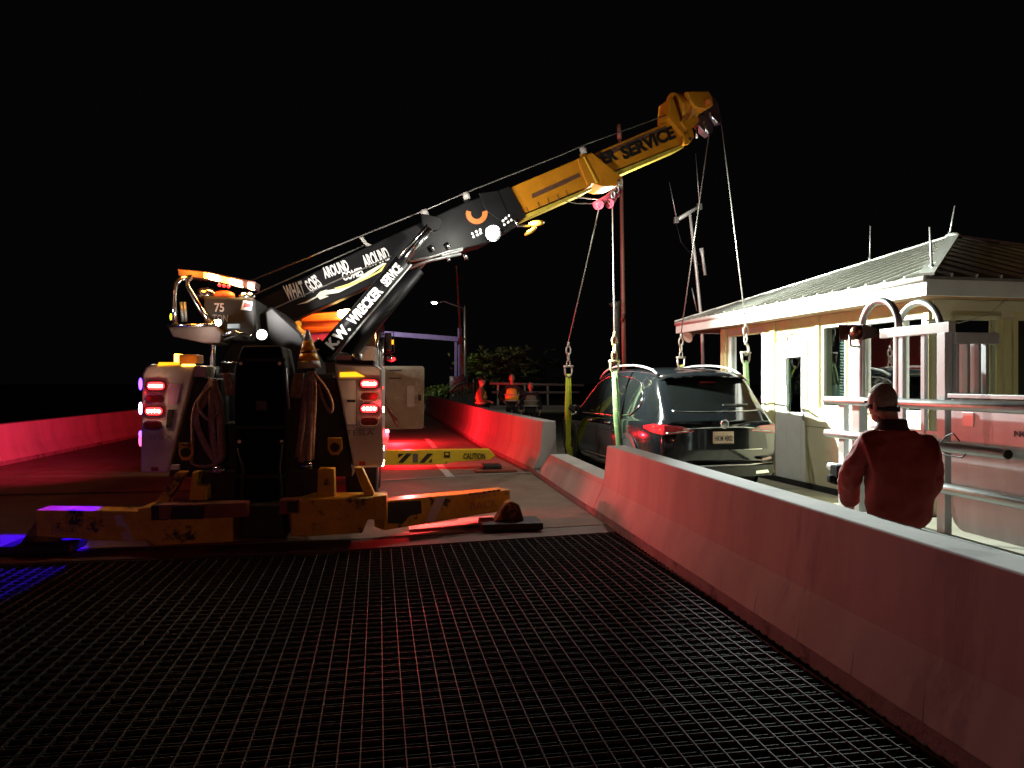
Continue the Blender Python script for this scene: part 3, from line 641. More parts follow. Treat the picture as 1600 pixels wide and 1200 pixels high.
# hanging lines, hooks, slings (tops on the boom, bottoms at the car's wheels)
CARO = V((4.27, 9.62, .115))      # rear centre of the car on the walk
BLK = pB(947, 316, .1)
def shackle(m, c, s=1.0, ang=0):
    pts = []
    for k in range(13):
        a = math.pi*k/12; pts.append(c+V((math.cos(a)*.05*s*math.cos(ang), math.cos(a)*.05*s*math.sin(ang), -.05*s+ -math.sin(a)*.07*s)))
    m.tube([c+V((.05*s*math.cos(ang), .05*s*math.sin(ang), .03*s))]+pts+[c+V((-.05*s*math.cos(ang), -.05*s*math.sin(ang), .03*s))], .014*s, 8)
    m.tube([c+V((.07*s*math.cos(ang), .07*s*math.sin(ang), .02*s)), c-V((.07*s*math.cos(ang), .07*s*math.sin(ang), -.02*s))], .017*s, 8)
def link(m, c, s=1.0, ang=0):
    ax_ = V((math.cos(ang), math.sin(ang), 0)); pts = []
    for k in range(17):
        a = 2*math.pi*k/16; pts.append(c+ax_*math.cos(a)*.042*s+V((0, 0, math.sin(a)*.075*s)))
    m.tube(pts, .015*s, 8, False)
lines = [('LF', pB(936, 326, .1), (888, 536), 13.3, (871, 668), slingy, 'yellow sling wrapped under the front left wheel of the car'),
         ('LR', pB(957, 322, .1), (960, 520), 10.9, (962, 696), slingg, 'green sling down the left flank of the car to its rear wheel'),
         ('RF', pB(1108, 210, .2), (1064, 523), 13.3, (1062, 600), slingy, 'short yellow sling end vanishing behind the car roof'),
         ('RR', pB(1128, 195, .0), (1165, 505), 10.9, (1185, 640), slingg, 'dark green sling passing behind the car roof in front of the house window')]
for nm, top, hp, yb, sp, m, lab in lines:
    hy = 12.9 if nm[1] == 'F' else 11.3
    hk = pY(*hp, hy)
    MB().tube([top, hk], .011, 8).build('hoist_wire', wire, T)
    h = MB(); c = V(hk)
    h.tube([c+V((0, 0, .02)), c-V((0, 0, .07))], .022)
    link(h, c-V((0, 0, .13)), 1, .2)
    link(h, c-V((0, 0, .25)), .9, 1.7)
    if nm in ('LF', 'RF'): link(h, c-V((0, 0, .36)), .8, .3); shackle(h, c-V((0, 0, .44)), 1.3, .1); e = c-V((0, 0, .55))
    elif nm == 'LR': link(h, c-V((0, 0, .36)), 1, .2); shackle(h, c-V((0, 0, .47)), 1.3, .1); e = c-V((0, 0, .58))
    else:
        hp_ = [c-V((0, 0, .3))]+[c+V((.05*math.sin(a), 0, -.42+.09*math.cos(a))) for a in [math.pi*k/9 for k in range(12)]]
        h.tube(hp_, .022, 8); shackle(h, c-V((.0, 0, .5)), 1.3, .1); e = c-V((0, 0, .6))
    hl = {'LF': 'grey chain and shackle above the yellow sling at the front of the car', 'LR': 'yellowish chain and shackle above the green sling on the car flank',
          'RF': 'chain and shackle hanging above the car roof beside the white mast', 'RR': 'large hook and shackle hanging in front of the white house eaves'}[nm]
    tag(rehome(h.build('hoist_hook', mat('hook_yellowed', (.45, .38, .2), .4, .6) if nm == 'LR' else mat('hook_steel', (.4, .36, .32), .4, .7)), hk), hl, 'hook', 'hooks on the hoist wires')
    x_ = 3.2 if nm[0] == 'L' else 5.34
    en = V((x_, yb+.2, .55)) if nm != 'LF' else V((3.19, 13.75, .55))
    en = {'LF': V((3.14, 13.75, .45)), 'LR': V((3.31, 10.95, .35)), 'RF': V((5.22, 13.9, .45)), 'RR': V((5.41, 10.95, .4))}[nm]
    s_ = MB(); side = V((0, 1, 0)) if nm[0] == 'L' else V((0, 1, 0))
    kk = V((3.215 if nm[0] == 'L' else 5.325, en.y*.6+e.y*.4, 1.25))
    for dd in (-.035, .035):
        s_.tube([e+V((dd*.4, 0, 0)), lerp(e, en, .5)+V((dd*.8, dd, 0)), en+V((0, dd*1.3, 0)), en+V((.10 if nm[0] == 'L' else -.10, dd, -.38))], [.03, .045, .045, .04], 8, True, .35)
    tag(rehome(s_.build('lifting_sling', m), e), lab, 'sling', 'slings holding the car')
bl_ = MB()
for (a, b_), r in (((936, 320), .10), ((952, 318), .10)):
    bl_.tube([pB(a, b_, .0), pB(a, b_, .12)], r*.75, 16)
bl_.tube([pB(930, 322, .05), pB(950, 308, .05), pB(966, 296, .05)], [.07, .05, .06], 10)
bl_.tube([pB(950, 321, .05), pB(960, 308, .05), pB(968, 296, .05)], [.07, .05, .06], 10)
tag(rehome(bl_.build('snatch_block', pinkred), pB(947, 316, .1)), 'pair of pinkish red snatch blocks chained under the yellow boom collar', 'pulley block')
ch = MB()
for k in range(7): link(ch, pB(958+k*2.0, 304-k*3.2+(k % 2)*2, .0+.03*(k % 3)), .7, k)
for k in range(5): link(ch, pB(970-k*1, 290+k*3, .1), .7, k*1.3)
tag(rehome(ch.build('chain', steel), pB(964, 292, .05)), 'bunched steel chain holding the red snatch blocks to the boom', 'chain')

# straps hanging on the truck's tail
def strap(label, curves, y, r=.03, ring_=None):
    m = MB()
    for k, c in enumerate(curves):
        P = [pt(a, b_, y-.02*k) for a, b_ in c]; Q = []
        for i in range(len(P)-1):
            p0, p1, p2, p3 = P[max(i-1, 0)], P[i], P[i+1], P[min(i+2, len(P)-1)]
            for s in range(5):
                t = s/5; Q.append(.5*((2*p1)+(p2-p0)*t+(2*p0-5*p1+4*p2-p3)*t*t+(3*p1-p0-3*p2+p3)*t**3))
        Q.append(P[-1]); m.tube(Q, r, 8, True, .5)
    o = m.build('lifting_strap', strapm); return tag(rehome(o, pt(*curves[0][0], y)), label, 'strap', 'straps hanging on the truck tail')
strap('large brown strap bundle looped down the left side of the truck tail',
      [[(330, 592), (320, 610), (303, 640), (301, 700), (300, 722), (318, 728), (338, 724), (350, 715), (350, 690), (346, 630), (336, 600)],
       [(331, 594), (325, 620), (306, 650), (318, 690), (338, 722)], [(333, 595), (330, 630), (332, 680), (340, 722)], [(334, 595), (342, 640), (345, 700), (346, 720)],
       [(328, 605), (310, 630), (325, 655), (342, 640), (335, 610)]], TY-.06, .034)
strap('short brown strap end hanging right of the large left bundle', [[(352, 583), (356, 605), (357, 618)], [(357, 583), (364, 602), (367, 617)]], TY-.06, .03)
strap('long thick brown strap bundle hanging on the right side of the truck tail',
      [[(485, 580), (482, 620), (476, 680), (470, 722)], [(488, 580), (490, 620), (487, 680), (486, 718)], [(480, 590), (474, 650), (466, 715)], [(492, 585), (508, 605), (519, 630), (516, 644), (505, 625), (497, 600)],
       [(486, 585), (484, 640), (481, 720)]], TY-.08, .036)
strap('short brown strap hanging left of the right strap bundle', [[(464, 583), (459, 605), (457, 622)], [(470, 583), (468, 605), (464, 622)]], TY-.06, .035)
for i, (cx, cy) in enumerate(((343, 734), (479, 728))):
    MB().tube([pt(cx-9, cy, TY-.14), pt(cx+9, cy, TY-.14)], .04, 14).build('strap_pin', chrome, T)
for cx, cy in ((290, 706), (523, 698)):
    m = MB(); m.prism([pt(a, b_, TY-.1) for a, b_ in ((cx-11, cy-14), (cx+11, cy-14), (cx+12, cy+4), (cx+6, cy+13), (cx-6, cy+13), (cx-11, cy+4))], (0, .05, 0)); m.build('tow_eye', yelo, T, .006)
    MB().tube([pt(cx, cy+1, TY-.13), pt(cx, cy+1, TY-.1)], .05, 14).build('eye_hole', blackr, T)
pan('socket_lamp', [(266, 726), (280, 726), (280, 734), (266, 734)], TY-.1, .05, whitep, .003)
# traffic cone wedged on the deck
co = thing('traffic_cone', 'white traffic cone with two amber reflective bands wedged beside the lift cylinder', 'traffic cone', pt(483, 575, TY+.3))
tp, bt = pt(480, 515, TY+.3), pt(483, 575, TY+.3)
MB().tube([tp, lerp(tp, bt, .3)], [.02, .05], 16).build('cone_tip', whitep, co)
MB().tube([lerp(tp, bt, .3), lerp(tp, bt, .55)], [.052, .085], 16).build('reflective_band', mat('reflective_amber', (.95, .38, .01), .35, 0, .1, 30), co)
MB().tube([lerp(tp, bt, .55), lerp(tp, bt, .62)], [.085, .092], 16).build('cone_body', rust, co)
MB().tube([lerp(tp, bt, .62), lerp(tp, bt, .82)], [.092, .118], 16).build('reflective_band', MATS['reflective_amber'], co)
MB().tube([lerp(tp, bt, .82), bt], [.118, .135], 16).build('cone_foot', mat('cone_white', (.6, .5, .4), .5), co)

# ------------------------------------------------------------------ tender house
HC = V((6.42, 8.24, 0)); HE = V((-.054, .9985, 0)); HM = V((.9985, .054, 0)); HN = -HM   # corner, along road wall, along near wall
HL, HWD = 5.35, 5.0
H = thing('bridge_tender_house', 'small cream bridge house with a ribbed metal pyramid roof and white-lit road side', 'building', HC)
def hw(u, z, out=0): return HC+HE*u+HN*out+V((0, 0, z))            # road wall
def hn(u, z, out=0): return HC+HM*u-HE*out+V((0, 0, z))            # near wall
def wpx(px, py): p = pP(px, py, HC, HN)-HC; return p.dot(HE), p.z
def npx(px, py): p = pP(px, py, HC, HE)-HC; return p.dot(HM), p.z
def hbox(m, f, u0, u1, z0, z1, o0, o1):
    a = [f(u0, z0, o0), f(u1, z0, o0), f(u1, z1, o0), f(u0, z1, o0)]; ext = f(0, 0, o1)-f(0, 0, o0); m.prism(a, ext); return m
def hole_wall(m, f, u0, u1, z0, z1, holes, th=.12):
    us = sorted({u0, u1, *[h[0] for h in holes], *[h[1] for h in holes]}); us = [u for u in us if u0 <= u <= u1]
    for a, b_ in zip(us, us[1:]):
        mid = (a+b_)/2; hs = sorted([(h[2], h[3]) for h in holes if h[0] < mid < h[1]]); z = z0
        for h0, h1 in hs:
            if h0 > z+1e-4: hbox(m, f, a, b_, z, h0, -th, 0)
            z = h1
        if z1 > z+1e-4: hbox(m, f, a, b_, z, z1, -th, 0)
    return m
def win(f, u0, u1, z0, z1, blinds=False, fr=whitew, fw=.05, parent=H, mull=None, col=None):
    w = MB()
    hbox(w, f, u0-fw, u1+fw, z0-fw, z0, -.05, .03); hbox(w, f, u0-fw, u1+fw, z1, z1+fw, -.05, .03)
    hbox(w, f, u0-fw, u0, z0, z1, -.05, .03); hbox(w, f, u1, u1+fw, z0, z1, -.05, .03)
    if mull: hbox(w, f, mull-.02, mull+.02, z0, z1, -.05, .02)
    wo = w.build('window', fr, parent, .004)
    g_ = MB(); g_.add([f(u0, z0, -.03), f(u1, z0, -.03), f(u1, z1, -.03), f(u0, z1, -.03)], [(0, 1, 2, 3)]); g_.build('pane', glassm, wo)
    if blinds:
        s_ = MB(); a, b_ = blinds; z = z1-.03
        while z > z0+.03:
            s_.prism([f(a, z, -.13), f(b_, z, -.13), f(b_, z+.018, -.10), f(a, z+.018, -.10)], (0, 0, .003)); z -= .042
        s_.tube([f(a+.03, z0, -.095), f(a+.03, z1, -.095)], .004, 5); s_.build('blind', mat('blind_slat', (.45, .5, .46), .5), wo)
    return wo
u1a, z1a = wpx(1192, 519); u1b, _ = wpx(1144, 519)
W1 = (u1a, u1b, 1.25, wpx(1170, 521)[1])
dU0, dz0 = wpx(1254, 645); dU1, _ = wpx(1231, 645)
W2 = (dU0, dU1, dz0, wpx(1242, 558)[1])
W3 = (wpx(1322, 600)[0], wpx(1289, 600)[0], wpx(1305, 634)[1], wpx(1305, 511)[1])
W4 = (wpx(1443, 600)[0], wpx(1352, 600)[0], wpx(1400, 640)[1], wpx(1400, 502)[1])
wall = MB(); hole_wall(wall, hw, 0, HL, .0, 2.78, [W1, W2, W3, W4]); wall.build('road_wall', cream, H)
N1 = (npx(1490, 560)[0], npx(1554, 560)[0], npx(1500, 650)[1], npx(1500, 494)[1])
N2 = (npx(1588, 560)[0], npx(1588, 560)[0]+.9, N1[2], N1[3])
N3 = (N2[1]+.3, N2[1]+1.2, N1[2], N1[3])
wall = MB(); hole_wall(wall, hn, .122, HWD, .0, 2.78, [N1, N2, N3]); wall.build('near_wall', cream, H)
MB().prism([hw(HL, .1, -.12), hw(HL, .1, -HWD), hw(HL, 2.78, -HWD), hw(HL, 2.78, -.12)], HE*-.1).build('far_wall', cream, H)
MB().prism([hn(HWD, .1, 0), hn(HWD, .1, -HL), hn(HWD, 2.78, -HL), hn(HWD, 2.78, 0)], HM*-.1).build('side_wall', cream, H)
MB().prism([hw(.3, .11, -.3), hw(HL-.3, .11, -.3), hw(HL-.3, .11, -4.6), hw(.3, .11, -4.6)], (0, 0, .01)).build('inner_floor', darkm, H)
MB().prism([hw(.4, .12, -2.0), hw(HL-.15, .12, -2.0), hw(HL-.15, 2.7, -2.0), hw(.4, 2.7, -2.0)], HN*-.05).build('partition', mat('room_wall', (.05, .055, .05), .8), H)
MB().prism([hw(.2, .9, -.5), hw(1.6, .9, -.5), hw(1.6, .9, -1.0), hw(.2, .9, -1.0)], (0, 0, .3)).build('console', mat('console', (.10, .16, .16), .5), H, .02)
win(hw, *W1, fr=whitew, fw=.09); win(hw, *W3, blinds=(W3[0]+.02, W3[0]+(W3[1]-W3[0])*.58), fr=whitew, fw=.035)
win(hw, *W4, fr=whitew, fw=.05, mull=W4[0]+(W4[1]-W4[0])*.33)
brw = mat('brown_frame', (.38, .22, .12), .6, 0, .1, 6)
win(hn, *N1, fr=creamy, fw=.07); win(hn, *N2, fr=creamy, fw=.07); win(hn, *N3, fr=creamy, fw=.07)
MB().prism([hn(N1[1]-.02, N1[2], -.13), hn(N1[1]-.14, N1[2], -.35), hn(N1[1]-.14, N1[3], -.35), hn(N1[1]-.02, N1[3], -.13)], (.01, 0, 0)).build('curtain', mat('curtain_cyan', (.35, .6, .6), .7), H)
# shutter box behind window one
MB().prism([hw(W1[0]+.02, W1[3]-.32, -.12), hw(W1[1]-.15, W1[3]-.32, -.12), hw(W1[1]-.15, W1[3]-.03, -.12), hw(W1[0]+.02, W1[3]-.03, -.12)], HN*-.1).build('blind_box', mat('blind_box', (.25, .36, .33), .6), H, .02)
# door with a narrow pane
d = MB(); du0, du1 = W2[0]-.14, W2[1]+.42
hole_wall(d, lambda u, z, o=0: hw(u, z, o+.03), du0, du1, .02, 2.3, [W2], .028); do = d.build('door', whitew, H, .006)
dw = MB(); hbox(dw, hw, W2[0], W2[1], W2[2], W2[3], -.02, -.015); dw.build('door_pane', glassm, do)
MB().tube([hw(du0+.05, 1.05, .05), hw(du0+.05, 1.25, .05)], .012).build('door_handle', steel, do)
u, z = wpx(1247, 524); a_ = hw(u, z, .035); u2, z2 = wpx(1236, 525)
text('585', hw(wpx(1234.5, 524)[0], z, .035), hw(wpx(1246, 524)[0], z, .035), .09, blackl, H, lift=.004)
# trim posts, sills and lower panels
for px0, px1, o_, m in ((1206, 1214, .06, creamy), (1277.5, 1283, .05, creamy), (1130, 1138, .06, creamy), (1446, 1455, .04, creamy)):
    ua, ub = wpx(px1, 600)[0], wpx(px0, 600)[0]; t_ = MB(); hbox(t_, hw, ua, ub, .12, 2.66, .001, o_); t_.build('post', m, H, .006)
zb = wpx(1300, 642)[1]
t_ = MB(); hbox(t_, hw, .02, wpx(1264, 650)[0], .02, zb, .002, .07); lp = t_.build('lower_panel', cream, H, .01)
t_ = MB(); hbox(t_, hw, 0, wpx(1262, 650)[0], zb, zb+.04, .002, .09); t_.build('ledge', creamy, H, .004)
t_ = MB(); hbox(t_, hw, .02, wpx(1264, 650)[0], zb-.26, zb-.25, .07, .074); t_.build('panel_seam', greyl, H)
t_ = MB(); hbox(t_, hn, .14, HWD, .02, zb, .002, .05); t_.build('lower_panel', cream, H, .01)
t_ = MB(); hbox(t_, hn, .0, HWD, 2.42, 2.66, .002, .03); t_.build('header_board', cream, H, .004)
t_ = MB(); hbox(t_, hw, .0, HL, 2.5, 2.66, .002, .03); t_.build('header_board', creamy, H, .004)
for u in (N1[1]+.12, N2[1]+.12): t_ = MB(); hbox(t_, hn, u, u+.06, .6, 2.42, .002, .05); t_.build('post', creamy, H)
t_ = MB(); hbox(t_, hw, -.06, HL, .0, .1, .08, .1); t_.build('skirting', darkm, H)
# roof
OV = .52; FO = .95
def rp(u, v, z): return HC+HE*u+HM*v+V((0, 0, z))
e0, e1, e2, e3 = rp(-OV, -OV, 0), rp(HL+FO, -OV, 0), rp(HL+FO, HWD+OV, 0), rp(-OV, HWD+OV, 0)
ap = pP(1490, 371, HC+HE*2.7, HE)
ap = V((ap.x, ap.y, ap.z)); ZE = 2.86
up = lambda p, z: V((p.x, p.y, z))
rf = MB().add([up(e0, ZE), up(e1, ZE), up(e2, ZE), up(e3, ZE), ap, up(e0, ZE-.05), up(e1, ZE-.05), up(e2, ZE-.05), up(e3, ZE-.05)],
              [(0, 4, 1), (1, 4, 2), (2, 4, 3), (3, 4, 0), (5, 6, 7, 8), (0, 1, 6, 5), (1, 2, 7, 6), (2, 3, 8, 7), (3, 0, 5, 8)]).build('roof', roofm, H)
so = MB(); so.prism([up(e0, ZE-.20), up(e1, ZE-.20), up(e2, ZE-.20), up(e3, ZE-.20)], (0, 0, .02)); so.build('soffit', brownt, H)
fa = MB()
for a, b_ in ((e0, e1), (e3, e0), (e2, e3), (e1, e2)):
    t = (b_-a).normalized(); n = V((t.y, -t.x, 0)) if (a-ap).dot(V((t.y, -t.x, 0))) > 0 else V((-t.y, t.x, 0))
    fa.prism([up(a-n*.03, ZE-.22), up(b_-n*.03, ZE-.22), up(b_-n*.03, ZE-.035), up(a-n*.03, ZE-.035)], n*.035)
fa.build('fascia', whitew, H)
gt = MB(); gt.tube([up(e0, ZE-.03)-HN*0, up(e1, ZE-.03)], .045, 8); gt.build('gutter', whitew, H)
def ribs(a, b_, n):
    m = MB(); A, B = up(a, ZE), up(b_, ZE); L_ = (B-A).length; t = (B-A)/L_
    s0 = (ap-A).dot(t); foot_ = A+t*s0; sl = ap-foot_; nn = t.cross(sl).normalized()
    if nn.z < 0: nn = -nn
    for k in range(1, n):
        s_ = L_*k/n; f_ = s_/s0 if s_ < s0 else (L_-s_)/(L_-s0)
        p = A+t*s_; m.beam(p+nn*.022, p+sl*f_*.985+nn*.022, .028, .04, nn)
    return m
ribs(e0, e1, 20).build('roof_rib', roofr, rf); ribs(e0, e3, 18).build('roof_rib', roofr, rf)
hp_ = MB()
for c_ in (e0, e1, e3): hp_.beam(up(c_, ZE+.02), ap+V((0, 0, .03)), .16, .03)
hp_.build('hip_cap', roofr, rf)
MB().sphere(ap+V((0, 0, .03)), .09, 10, 6, (1.4, 1.4, .5)).build('roof_finial', roofr, rf)
# whips on the roof
def whip(a, b_, lab, nm='lightning_rod', r=.012, grp='thin rods on the house roof'):
    m = MB(); m.tube([a, b_], [r*1.3, r], 8); m.tube([a, a+(V(b_)-V(a)).normalized()*.08], .03, 8)
    return tag(rehome(m.build(nm, steel), a), lab, 'rod', grp)
yy_ = 11.6
def rodpx(b0, t0, y): return pY(*b0, y), pY(*t0, y)
a, b_ = rodpx((1359, 409), (1360, 353), 13.0); whip(a, b_, 'thin rod standing midway along the far edge of the metal roof')
a, b_ = rodpx((1483, 370), (1492, 322), ap.y); whip(a, b_, 'leaning thin rod at the very top of the metal roof')
a, b_ = rodpx((1456, 424), (1453, 355), 8.1); whip(a, b_, 'thin rod rising from the near corner hip of the metal roof')
# wires and bracket on the near corner
m = MB(); m.tube([npt for npt in [hn(-.3, 2.38, .25), hn(.15, 2.37, .2), hn(.3, 2.37, .1)]], .012, 6)
m.tube([hn(.3, 2.37, .1), hn(.5, 2.42, .12), hn(.72, 2.5, .14), hn(.85, 2.7, .3)], .006, 5); m.build('corner_wire', steel, H)
# horn-speaker pair under the far eave corner
m = MB(); c = pY(1086, 518, 14.3)
m.tube([c, c+V((-.12, -.06, -.08)), c+V((-.2, -.1, -.12))], [.04, .06, .12], 12); m.tube([c+V((.15, 0, .05)), c+V((.3, 0, .05))], .05, 8)
tag(rehome(m.build('flood_light', mat('fitting_cream', (.5, .46, .36), .5)), c), 'cream spotlight fitting under the far eave corner of the house', 'spotlight')
# white mast with crossbar, whips
ms = thing('antenna_mast', 'white antenna mast with a short crossbar and two thin whips at the far house corner', 'antenna mast', pY(1099, 590, 15.0))
MB().tube([pY(1099, 590, 15.0), pY(1097, 510, 15.0), pY(1088, 420, 15.0), pY(1078, 333, 15.0)], [.038, .036, .032, .03], 12).build('pole', mat('mast_white', (.66, .64, .62), .4, .2), ms)
cb = MB().tube([pY(1056, 345, 15.0), pY(1094, 322, 15.0)], .042, 12).build('crossbar', MATS['mast_white'], ms)
for p in ((1057, 344), (1093, 323)): MB().box(pY(*p, 15), (.09, .09, .13)).build('clamp', steel, ms, .008)
for a, b_ in (((1057, 340), (1046, 285)), ((1093, 318), (1087, 240))):
    MB().tube([pY(*a, 15), pY(*b_, 15)], [.012, .006], 6).build('whip', steel, ms)
MB().tube([pY(1057, 350, 15), pY(1064, 378, 15), pY(1080, 398, 15)], .006, 5).build('cable', blackr, ms)
MB().tube([pY(1096, 388, 15), pY(1098, 400, 15), pY(1102, 430, 15)], [.05, .03, .032], 12).build('sensor_tube', MATS['mast_white'], ms)
MB().tube([pY(1088, 412, 15), pY(1099, 414, 15)], .008, 5).build('sensor_arm', blackr, ms)
MB().tube([pY(1081, 450, 15), pY(1089, 486, 15)], .012, 6).build('whip', steel, ms)
MB().tube([pY(1094, 497, 15), pY(1106, 497, 14.5)], .02, 6).build('wall_bracket', steel, ms)
# red pole and dark horn pipe behind the car
rp_ = MB(); rp_.tube([pY(976, 600, 17.2), pY(974, 500, 17.2), pY(971, 300, 17.2), pY(968, 217, 17.2)], [.055, .055, .045, .04], 12); rp_.tube([pY(968, 217, 17.2), pY(967, 195, 17.2)], [.06, .05], 10)
rp_.tube([pY(972, 502, 17.1), pY(973, 494, 17.0), pY(976, 492, 17.1)], .04, 8)
b0 = pY(976, 640, 17.2)
rp_.tube([V((b0.x, b0.y, .1)), pY(976, 600, 17.2)], .055, 12)
tag(rehome(rp_.build('mast', mat('mast_red', (.32, .13, .10), .5, .2, .15, 5)), V((b0.x, b0.y, .1))), 'tall slim reddish mast standing behind the front of the car', 'mast')
dp = MB(); dp.tube([pY(963, 640, 16.6), pY(963, 490, 16.6), pY(963, 480, 16.6), pY(961, 472, 16.6)], [.10, .09, .09, .16], 14)
tag(rehome(dp.build('vent_pipe', mat('pipe_dark', (.05, .045, .04), .5, .3)), pY(963, 640, 16.6)), 'dark upright pipe with a flared top left of the reddish mast', 'pipe')

# ------------------------------------------------------------------ car (rear at CARO.y, heading +y)
C0 = V((4.42, 9.88, .02))
CT = thing('parked_car', 'black SUV hanging in yellow and green slings, plate HKM 4802, beside the house', 'car', C0)
# control table along length s (0 rear .. 5.15 front): half width, belt z, roof z, roof half width at edge, bottom z
TAB = [(0.00, .84, .98, 1.02, .70, .42), (.06, .90, 1.00, 1.09, .72, .34), (.16, .935, 1.02, 1.20, .72, .30), (.35, .955, 1.04, 1.43, .70, .28),
       (.52, .965, 1.05, 1.62, .69, .27), (.66, .97, 1.055, 1.69, .68, .26), (1.0, .985, 1.06, 1.735, .69, .25), (1.6, .99, 1.05, 1.765, .70, .24), (2.4, .985, 1.03, 1.76, .70, .24),
       (2.95, .98, 1.02, 1.70, .69, .24), (3.4, .975, 1.01, 1.50, .70, .24), (3.85, .97, 1.00, 1.20, .72, .25), (4.05, .965, .98, 1.09, .74, .25), (4.6, .94, .93, 1.00, .72, .26), (4.95, .88, .82, .88, .66, .28), (5.12, .74, .66, .70, .55, .34), (5.17, .62, .58, .60, .45, .40)]
def tabv(s):
    s = max(0, min(5.17, s))
    for i in range(len(TAB)-1):
        if TAB[i][0] <= s <= TAB[i+1][0]:
            a, b_ = TAB[i], TAB[i+1]; p = TAB[max(0, i-1)]; n = TAB[min(len(TAB)-1, i+2)]; h = b_[0]-a[0]; t = (s-a[0])/h; o = []
            for k in range(1, 6):
                d1 = (b_[k]-p[k])/max(1e-6, b_[0]-p[0])*h; d2 = (n[k]-a[k])/max(1e-6, n[0]-a[0])*h
                if (b_[k]-a[k])*d1 <= 0: d1 = 0
                if (b_[k]-a[k])*d2 <= 0: d2 = 0
                o.append((2*t**3-3*t*t+1)*a[k]+(t**3-2*t*t+t)*d1+(-2*t**3+3*t*t)*b_[k]+(t**3-t*t)*d2)
            return o
    return list(TAB[-1][1:])
def prof(s):
    w, zb, zr, we, zl = tabv(s)
    c = [(w*.80, zl), (w*.93, zl+.02), (w*.985, zl+.16), (w*.995, zl+(zb-zl)*.45), (w, zl+(zb-zl)*.72), (w*.985, zb-.06), (w*.945, zb)]
    dz = zr-zb
    c += [(w*.945*.6+we*.4*1.03, zb+dz*.42), (we*1.06, zb+dz*.80), (we*.97, zr-min(.045, dz*.12)), (we*.80, zr-min(.012, dz*.03)), (we*.4, zr+.008), (0, zr+.012)]
    return c
def smooth_poly(c, n=3):
    out = []
    for i in range(len(c)-1):
        p0, p1, p2, p3 = c[max(i-1, 0)], c[i], c[i+1], c[min(i+2, len(c)-1)]
        for k in range(n):
            t = k/n; out.append(tuple(.5*((2*p1[j])+(p2[j]-p0[j])*t+(2*p0[j]-5*p1[j]+4*p2[j]-p3[j])*t*t+(3*p1[j]-p0[j]-3*p2[j]+p3[j])*t**3) for j in (0, 1)))
    return out+[c[-1]]
SS = [0, .02, .06, .11, .16, .22, .28, .35, .44, .52, .6, .68, .8, 1.0, 1.3, 1.6, 2.0, 2.4, 2.7, 2.95, 3.15, 3.4, 3.6, 3.85, 4.05, 4.3, 4.6, 4.8, 4.95, 5.05, 5.12, 5.17]
CR = Matrix.Rotation(R(3.5), 3, 'Z')
def cp(x, s, z):
    if s < .6 and abs(x) < 1: s = s-.11*(1-(x/.95)**2)*(1-max(0, s)/.6)
    return C0+CR@V((x, s, z*1.05))
rows = []
for s in SS:
    pr_ = smooth_poly(prof(s)); full = [(x, z) for x, z in pr_]+[(-x, z) for x, z in pr_[::-1][1:]]
    rows.append([cp(x, s, z) for x, z in full])
bd = MB(); bd.grid(rows); n_ = len(rows[0])
bd.f += [tuple(range(n_)), tuple((len(rows)-1)*n_+k for k in range(n_))[::-1]]; bd.sm += [True, False]
for i in range(len(rows)-1): bd.f.append((i*n_, (i+1)*n_, (i+1)*n_+n_-1, i*n_+n_-1)); bd.sm.append(False)
bodyo = bd.build('body', carp, CT)
def sidex(s, z):
    p = smooth_poly(prof(s), 4)
    for (x0, z0), (x1, z1) in zip(p, p[1:]):
        if z0 <= z <= z1 and z1 > z0: return x0+(x1-x0)*(z-z0)/(z1-z0)
    return p[-1][0] if z > p[-1][1] else p[0][0]
def topz(s, x):
    p = smooth_poly(prof(s), 4)[::-1]; x = abs(x)
    for (x0, z0), (x1, z1) in zip(p, p[1:]):
        if x0 <= x <= x1 and x1 > x0: return z0+(z1-z0)*(x-x0)/(x1-x0)
    return p[-1][1]
def side_patch(nm, m, sgn, lo, hi, s0, s1, off=.006, ns=14, nz=8, parent=None):
    rows_ = []
    for i in range(ns+1):
        s = s0+(s1-s0)*i/ns; a, b_ = lo(s), hi(s)
        rows_.append([cp(sgn*(sidex(s, a+(b_-a)*k/nz)+off), s, a+(b_-a)*k/nz) for k in range(nz+1)])
    return MB().grid(rows_).build(nm, m, parent or CT, 0, 0)
def belt(s): return tabv(s)[1]
def pw(pts):
    def f(s):
        for (a, b_), (c_, d_) in zip(pts, pts[1:]):
            if a <= s <= c_: return b_+(d_-b_)*(s-a)/(c_-a)
        return pts[0][1] if s < pts[0][0] else pts[-1][1]
    return f
